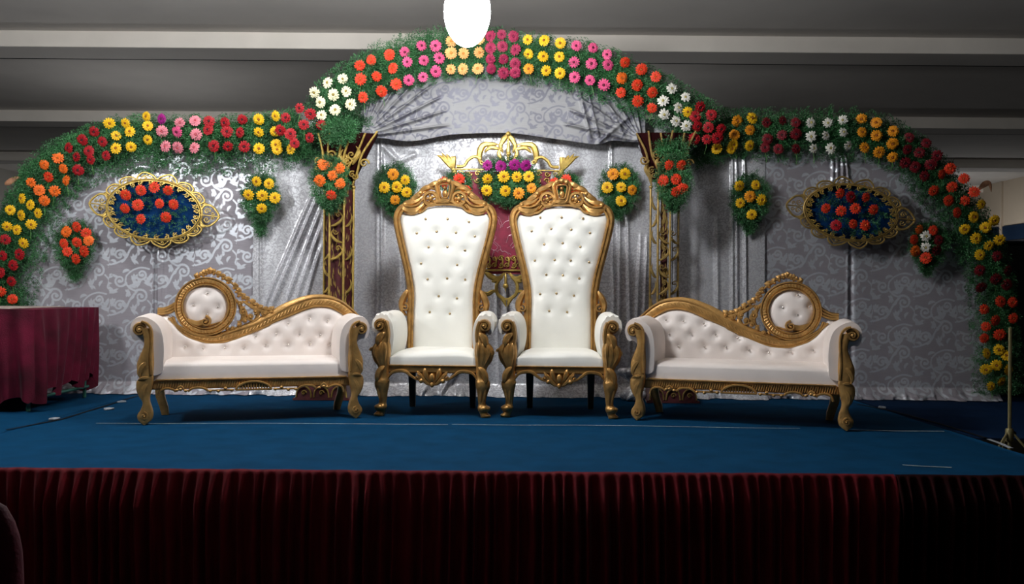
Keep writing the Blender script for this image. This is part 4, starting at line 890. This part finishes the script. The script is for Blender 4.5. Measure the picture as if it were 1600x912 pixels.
oval_ornament('bright gold filigree oval with blue field and orange gerberas on the left curtain', 241, 328, 75, 47, math.radians(5.5), [('redorange', [(197,304),(221,297),(242,293),(263,297),(196,325),(216,320),(250,318),(272,319),(221,342),(260,339)])], 301, 'brass')
oval_ornament('dull gold filigree oval with blue field and red-orange gerberas on the right curtain', 1329, 332, 74, 44, math.radians(6.5), [('redorange', [(1312,302),(1352,308),(1290,325),(1314,329),(1336,326),(1364,327),(1332,350),(1351,352)]), ('red', [(1328,308),(1306,352)])], 302, 'brass_old')

# ------------------------------------------------------------------ central crest panel behind the thrones
YP = 8.05
c0 = at(793, 345, YP); root = thing('crest_panel', 'maroon panel with gold scroll crest hanging between the two thrones', 'panel', tuple(c0))
lp = lambda x, y: ((x-793)*YP/F, (345-y)*YP/F)
LP = lambda P: [lp(x, y) for x, y in P]
zD = lambda P: [lp(670+x/3.04, 190+y/3.04) for x, y in P]
b = MB()
pl = LP([(725, 268), (861, 268), (852, 330), (828, 402), (822, 428), (764, 428), (758, 402), (734, 330)])
n = len(pl); b.add([(x, 0, z) for x, z in pl]+[(x, .03, z) for x, z in pl], [tuple(range(n)), tuple(range(2*n-1, n-1, -1))]+[(i, n+i, n+(i+1) % n, (i+1) % n) for i in range(n)]); b.build('cloth_panel', M['maroon'], root, False)
b = MB()
for k in range(26):      # glittering thread squiggles
    x, z = random.uniform(-.36, .36), random.uniform(-.30, .12); q = [(x, z)]; a = random.uniform(0, 6.3)
    for j in range(6): a += random.uniform(-1.3, 1.3); q.append((q[-1][0]+.022*math.cos(a), q[-1][1]+.022*math.sin(a)))
    q = [(x, z) for x, z in q if abs(x) < .20+.1*max(0, z)]
    if len(q) > 2: b.stroke(cr(q, 4), .0022, .002, -.004, 5)
b.build('thread_embroidery', mat('silver_thread', (.55, .30, .35), .3, .3), root)
b = MB()
b.stroke(zD([(125, 228), (622, 232)]), .008, .014, -.01, 6); b.stroke(zD([(250, 706), (450, 706)]), .010, .014, -.01, 6)
b.build('cross_bar', M['brass'], root)
b = MB()
for x0 in (150, 190, 230, 520, 560, 600):
    for k, y0 in enumerate((248, 280)):
        q = zD([(x0, y0)])[0]; volute(b, q[0], q[1], .026, k*PI, 1.3 if (x0//40) % 2 else -1.3, .006, .009, -.012)
for x0 in (285, 315, 345, 375, 405, 430):
    for k, y0 in enumerate((650, 682)):
        q = zD([(x0, y0)])[0]; volute(b, q[0], q[1], .026, k*PI+.6, 1.3 if (x0//30) % 2 else -1.3, .006, .009, -.012)
    q = zD([(x0, 640), (x0+8, 665), (x0-4, 695)]); leafstroke(b, q, .010, .010, -.012)
b.build('lattice', M['brass'], root)
b = MB(); bpen = MB()
def cs(s):
    mz = lambda P: zD([(373+s*(373-x), y) for x, y in P])
    leafstroke(b, mz([(245, 205), (238, 160), (255, 115), (300, 108), (335, 112)]), .030, .018, -.012); leafstroke(b, mz([(335, 115), (350, 90), (365, 70), (373, 50)]), .026, .018, -.012)
    leafstroke(b, mz([(350, 150), (338, 115), (355, 90), (373, 75)]), .020, .015, -.016); leafstroke(b, mz([(260, 150), (290, 125), (330, 130), (345, 120)]), .020, .014, -.018); leafstroke(b, mz([(345, 120), (330, 150), (345, 180), (372, 185)]), .019, .014, -.014)
    q = cr(mz([(130, 215), (165, 212), (185, 185), (215, 168), (245, 178)]), 6); b.stroke(q, .015, .016, -.012, 6)
    for dx in (-20, -4, 12, 28, 42): leafstroke(b, mz([(118, 235), (100+dx*.4, 205), (78+dx, 172), (64+dx*1.5, 146+abs(dx)*.9)]), .021, .016, -.014)
    leafstroke(b, mz([(125, 270), (118, 235), (100, 205)]), .026, .018, -.012); volute(b, *mz([(250, 195)])[0], .022, 0, s*1.2, .009, .014, -.014)
    b2 = bpen
    leafstroke(b2, mz([(265, 710), (295, 735), (330, 745), (372, 715)]), .027, .016, -.012); leafstroke(b2, mz([(300, 760), (330, 750), (360, 715)]), .019, .014, -.014)
    q = cr(mz([(350, 735), (325, 770), (328, 815), (355, 840), (372, 845)]), 6); b2.stroke(q, .016, .014, -.012, 6); leafstroke(b2, mz([(245, 805), (280, 820), (310, 805), (335, 815)]), .021, .013, -.012)
    leafstroke(b2, mz([(345, 830), (360, 850), (370, 880)]), .020, .014, -.012)
both(cs); k = zD([(375, 60), (367, 780), (378, 155)])
for (x, z), r, bb in zip(k, (.024, .026, .022), (b, bpen, b)): bb.ball((x, -.016, z), (r, .02, r), 10, 6)
leafstroke(bpen, zD([(367, 720), (367, 760), (367, 810)]), .014, .016, -.018); leafstroke(b, zD([(375, 200), (375, 130), (374, 70)]), .018, .016, -.008); b.build('crown_scroll', M['brass'], root); bpen.build('pendant_scroll', M['brass'], root)
b = MB()
for zz in (.25, -.30): b.tube([(0, .02, zz), (0, .25, zz)], .012, 6)
b.stroke([(0, .25), (0, -.30)], .012, .006, .034, 6); b.build('wall_bracket', M['brass_old'], root)
bq = bouquet('large bouquet of magenta and yellow gerberas on the central crest panel', 795, 283, 48, 36, YP-.05, [('magenta', [(762,258),(782,260),(804,257),(821,258)]), ('yellow', [(761,279),(787,276),(808,276),(826,276),(761,297),(789,298)]), ('amber', [(811,302),(831,294)])], 209, 950, 10)
bouquet('bouquet of red gerberas peeking over the left throne crest', 714, 290, 22, 16, YP-.06, [('redorange', [(717,280),(695,284),(729,297)])], 210, 300, 0)
bouquet('bouquet of red gerberas peeking over the right throne crest', 884, 290, 20, 14, YP-.06, [('redorange', [(867,286),(885,281),(898,298)])], 211, 300, 0)

# ------------------------------------------------------------------ lattice pillars
def pillar(label, bars, cx, flare, backing, gm, base, seed):
    o0 = at(cx, 625, Y_PIL); root = thing('lattice_pillar', label, 'pillar', (o0.x, Y_PIL, 0), 0, 'gold lattice pillars'); s = Y_PIL/F
    top = at(cx, 292, Y_PIL).z; xs = [(bx-cx)*s for bx in bars]; dy = [.10, 0, 0, .10]; cz = at(cx, 205, Y_PIL).z
    for x, y in zip(xs, dy):
        b = MB(); b.tube([(x, y, .14), (x, y, top)], .0105, 8); b.ball((x, y, top+.01), .018, 8, 6); b.build('bar', M[gm], root)
    w0, w1 = backing
    b = MB(); b.loft([[(xs[0]*w0, .13, z), (xs[1]*w1, .045, z), (xs[2]*w1, .045, z), (xs[3]*w0, .13, z), (xs[3]*w0, .16, z), (xs[0]*w0, .16, z)] for z in (.13, top+.25)]); b.build('backing_cloth', M['wine'], root, False)
    b = MB(); g = random.Random(seed)
    for k in range(11):
        z = .20+k*(top-.25)/11
        for x0, x1, y in ((xs[0], xs[1], .05), (xs[1], xs[2], 0), (xs[2], xs[3], .05)):
            if g.random() < .25: continue
            f = 1 if (k % 2) else -1; xa, xb = (x0, x1) if f > 0 else (x1, x0)
            leafstroke(b, [(xa, z), (xa*.5+xb*.5, z+.02), (xb*.9+xa*.1, z+.075), (xb*.7+xa*.3, z+.13)], .013, .010, y+.005)
            if x1-x0 > .07: volute(b, (xa*.4+xb*.6), z+.10, .026, 0, f*1.2, .006, .009, y+.01)
    b.build('leaf_scrolls', M[gm], root)
    # painted gold flecks woven on the backing
    b = MB()
    for k in range(170):
        z = g.uniform(.2, top+.1); x = g.uniform(xs[0]*w0*.95, xs[3]*w0*.95) if w0 > .5 else g.uniform(xs[1]*w1, xs[2]*w1); a = g.uniform(-.6, .6)
        yb = .041+(0 if xs[1] < x < xs[2] else .085*min(1, (xs[1]-x)/(xs[1]-xs[0]) if x < xs[1] else (x-xs[2])/(xs[3]-xs[2])))
        leafstroke(b, [(x, z), (x+.010*math.sin(a*3), z+.03), (x+.025*math.sin(a), z+.065)], .0065, .004, yb, 3)
    b.build('gold_flecks', M['brass_old'], root)['kind'] = 'stuff'
    # flaring capital
    b = MB()
    for k in range(6):
        f = k/5; xa = xs[0]+(xs[3]-xs[0])*f; xb = xa*1.15+flare[0]*(1-f)+flare[1]*f; sg = 1 if k % 2 else -1
        q = cr([(xa, top+.02), (xa+(xb-xa)*.1+.02*sg, top+.14), (xa+(xb-xa)*.45-.015*sg, top+.30), (xb, cz+.01*sg)], 5); b.stroke(q, taper(len(q), .011, .8, .8), .010, .03+.02*math.cos(k), 6)
        leafstroke(b, [(xa, top+.05+.03*k), (xa+.035*sg, top+.12+.03*k), (xa+.06*sg, top+.17+.03*k), (xa+.03*sg, top+.22+.03*k)], .022, .014, .02)
        volute(b, xa+(xb-xa)*.4+.02*sg, top+.24+.05*math.sin(k*2), .042, 0, 1.3*sg, .010, .013, .015); volute(b, xa+(xb-xa)*.2-.02*sg, top+.12+.03*math.cos(k*2), .030, 1, -1.3*sg, .008, .012, .015)
    b.build('capital', M[gm], root)
    b = MB(); b.loft([[(xs[0], .10, top+.06), (xs[1], .06, top+.06), (xs[2], .06, top+.06), (xs[3], .10, top+.06), (xs[3], .14, top+.06), (xs[0], .14, top+.06)], [(xs[0]*1.1+flare[0], .10, cz), (xs[1]+flare[0]*.5, .06, cz), (xs[2]+flare[1]*.5, .06, cz), (xs[3]*1.1+flare[1], .10, cz), (xs[3]*1.1+flare[1], .14, cz), (xs[0]*1.1+flare[0], .14, cz)]]); b.build('capital_cloth', M['skirt_dark'], root, False)
    # base
    x0, x1 = (base[0]-cx)*s, (base[1]-cx)*s; b = MB()
    b.loft([[(x0-(.02 if z < .02 else 0)+z*.12, -.06+z*.2, z), (x1+(.02 if z < .02 else 0)-z*.12, -.06+z*.2, z), (x1-z*.1, .2, z), (x0+z*.1, .2, z)] for z in (.0, .018, .02, .14)]); b.build('base', M['wine'], root, False)
    b = MB()
    for k in range(3):
        xm = x0+(x1-x0)*(k+.5)/3; w = (x1-x0)/7
        b.stroke(cr([(xm-w, .025), (xm-w*.8, .09), (xm, .125), (xm+w*.8, .09), (xm+w, .025)], 5), .007, .010, -.055, 6); volute(b, xm, .065, .024, 0, 1.2, .006, .009, -.055)
    b.build('base_scrolls', M[gm], root)
    return root
pillar('gold lattice pillar backed with dark wine cloth, behind the left sofa', (501, 513, 535, 547), 524, (-.03, .20), (1.0, 1.0), 'brass', (463, 545), 1)
pillar('open gold lattice pillar with bare frame behind the right sofa', (1017, 1026, 1045, 1061), 1039, (-.12, .12), (.2, .55), 'brass_old', (1012, 1088), 2)

# ------------------------------------------------------------------ draped table at the left
def drape_table():
    x0, x1, y0, y1, zt = -5.3, -3.73, 6.92, 8.00, .80
    t = thing('draped_table', 'table under a crimson velvet cloth at the left edge', 'table', ((x0+x1)/2, (y0+y1)/2, 0)); ox, oy = (x0+x1)/2, (y0+y1)/2
    b = MB(); b.box(x0-ox+.03, x1-ox-.03, y0-oy+.03, y1-oy-.03, zt-.03, zt-.004); b.build('table_top', M['darkwood'], t, False)
    for sx in (x0+.08, x1-.08):
        for sy in (y0+.08, y1-.08):
            b = MB(); b.tube([(sx-ox, sy-oy, 0.0), (sx-ox, sy-oy, zt-.03)], .016, 8); b.build('leg', M['greenmetal'], t)
    b = MB(); b.tube([(x1-ox-.05, y0-oy+.08, .10), (x1-ox-.05, y1-oy-.08, .10)], .014, 8); b.build('foot_rail', M['greenmetal'], t)
    # cloth: top sheet and gathered fall on all four sides, shorter towards the back of the right side
    per = [(x0, y0), (x1, y0), (x1, y1), (x0, y1)]; pts = []; N = 90
    for k in range(4):
        (ax, ay), (bx, by) = per[k], per[(k+1) % 4]
        for i in range(N): f = i/N; pts.append((ax+(bx-ax)*f-ox, ay+(by-ay)*f-oy, k, f))
    n = len(pts); rows = 12; V = []
    for j in range(rows+1):
        h = j/rows
        for i, (x, y, k, f) in enumerate(pts):
            nx, ny = ((0, -1), (1, 0), (0, 1), (-1, 0))[k]
            drop = {0: .735, 1: .70-.08*f, 2: .7, 3: .7}[k]+.05*math.sin(i*.21)
            am = .012+.055*h; d = am*(.5+.5*math.sin(i*.52+2.2*math.sin(i*.083)+1.8*math.sin(i*.031+h*2)))*(.5+.8*abs(math.sin(i*.057+2)))*(1 if k else 1.2)-.035*h*h
            if k == 1: d += -.06*h*f
            V.append((x+nx*(d+.006), y+ny*(d+.006), zt-h*drop+(.004 if j == 0 else 0)))
    Q = [(j*n+i, (j+1)*n+i, (j+1)*n+(i+1) % n, j*n+(i+1) % n) for j in range(rows) for i in range(n)]
    b = MB(); b.add(V, Q); b.add([V[i] for i in range(n)], [tuple(range(n))]); b.build('velvet_cloth', M['velvet_table'], t, True, 60)
    b = MB(); b.box(x0-ox+.05, x1-ox-.25, y0-oy+.10, y1-oy-.1, zt+.003, zt+.012, 0, .003); b.build('pale_top_sheet', M['tabletop'], t, False)
drape_table()

# ------------------------------------------------------------------ things at the right edge
sx, sy = 778*5.9/F+.005, 5.9
t = thing('light_stand', 'slim olive metal tripod stand at the right edge of the stage', 'stand', (sx, sy, FLOOR_Z))
b = MB(); b.tube([(0, 0, .06), (0, 0, 1.46)], .012, 8); b.build('pole', M['steel'], t)
b = MB(); b.lathe([(.02, .70), (.026, .71), (.026, .78), (.02, .79)], n=10); b.build('collar', M['steel'], t)
for a in (math.radians(200), math.radians(320), math.radians(80)):
    b = MB(); b.tube([(.02*math.cos(a), .02*math.sin(a), .76), (.12*math.cos(a), .12*math.sin(a), .64), (.14*math.cos(a), .14*math.sin(a), .01)], .008, 6); b.build('leg', M['steel'], t)
b = MB(); b.ball((.025, -.01, .76), .014, 8, 6); b.build('knob', M['black'], t)
xc = at(1554, 400, 8.62).x
t = thing('black_cabinet', 'tall black cabinet standing in the dark behind the right garland', 'cabinet', (xc+.5, 8.95, 0))
zt = at(1580, 376, 8.62).z
b = MB(); b.box(-.5, .5, -.33, .35, .02, zt, 0, .02); b.build('body', M['black'], t)
b = MB(); b.box(-.46, .46, -.345, -.331, .06, zt-.05, 0, .004); b.build('front_grille', M['grille'], t)
for xx in (-.42, .42):
    for yy in (-.25, .28): b = MB(); b.box(xx-.04, xx+.04, yy-.04, yy+.04, 0, .02); b.build('foot', M['black'], t)

# ------------------------------------------------------------------ covered chair at the lower left corner, on the hall floor
cx_, cy_ = -1.70, 2.62
t = thing('covered_chair', 'chair under a maroon cloth cover at the bottom left corner', 'chair', (cx_, cy_, FLOOR_Z), math.radians(8))
def cover(u, v):
    a = 2*PI*u; z = 1.06*v
    wx = .235+.03*(1-v)+.01*math.sin(a*9)*(1-v); wy = .05+.0*(1-v)
    if v > .80: k = math.sqrt(max(0, 1-((v-.80)/.20)**2)); wx *= .55+.45*k; wy *= .3+.7*k
    return (wx*math.copysign(abs(math.cos(a))**.6, math.cos(a)), wy*math.copysign(abs(math.sin(a))**.6, math.sin(a)), z)
b = MB(); b.loft([[cover(i/36, j/24) for i in range(36)] for j in range(25)]); b.build('back_cover', M['velvet_table'], t, True, 60)
b = MB(); secs = []
for j in range(10):
    v = j/9; z = .03+.44*v; w = .25+.03*(1-v); secs.append([(w*math.copysign(abs(math.cos(2*PI*i/40))**.45, math.cos(2*PI*i/40))+.008*math.sin(i*1.6)*(1-v), -.28+.22*math.copysign(abs(math.sin(2*PI*i/40))**.45, math.sin(2*PI*i/40)), z) for i in range(40)])
b.loft(secs); b.build('seat_cover', M['velvet_table'], t, True, 60)
for xx in (-.2, .2):
    for yy in (-.45, -.02): b = MB(); b.tube([(xx, yy, 0), (xx, yy, .2)], .014, 8); b.build('leg', M['black'], t)

# dry leaves curling from the ends of the side garlands
for (pts, lab) in (([(7, 288), (15, 284), (24, 279), (33, 276.5)], 'dry tan leaf sticking out left of the orange gerberas'), ([(1529, 296), (1538, 288), (1546, 287), (1549, 300)], 'dry brown leaf sticking out beside the right garland')):
    P = [at(x, y, Y_BACK-.1) for x, y in pts]; b = MB(); q = cr([tuple(p) for p in P], 5); n = len(q); b.tube(q, leafw(n, .028), 8); m_ = sum(p[1] for p in q)/n
    b.xf(lambda v: (v[0], m_+(v[1]-m_)*.35, v[2])); tag(b.build('dry_leaf', M['deadleaf']), lab, 'leaf')
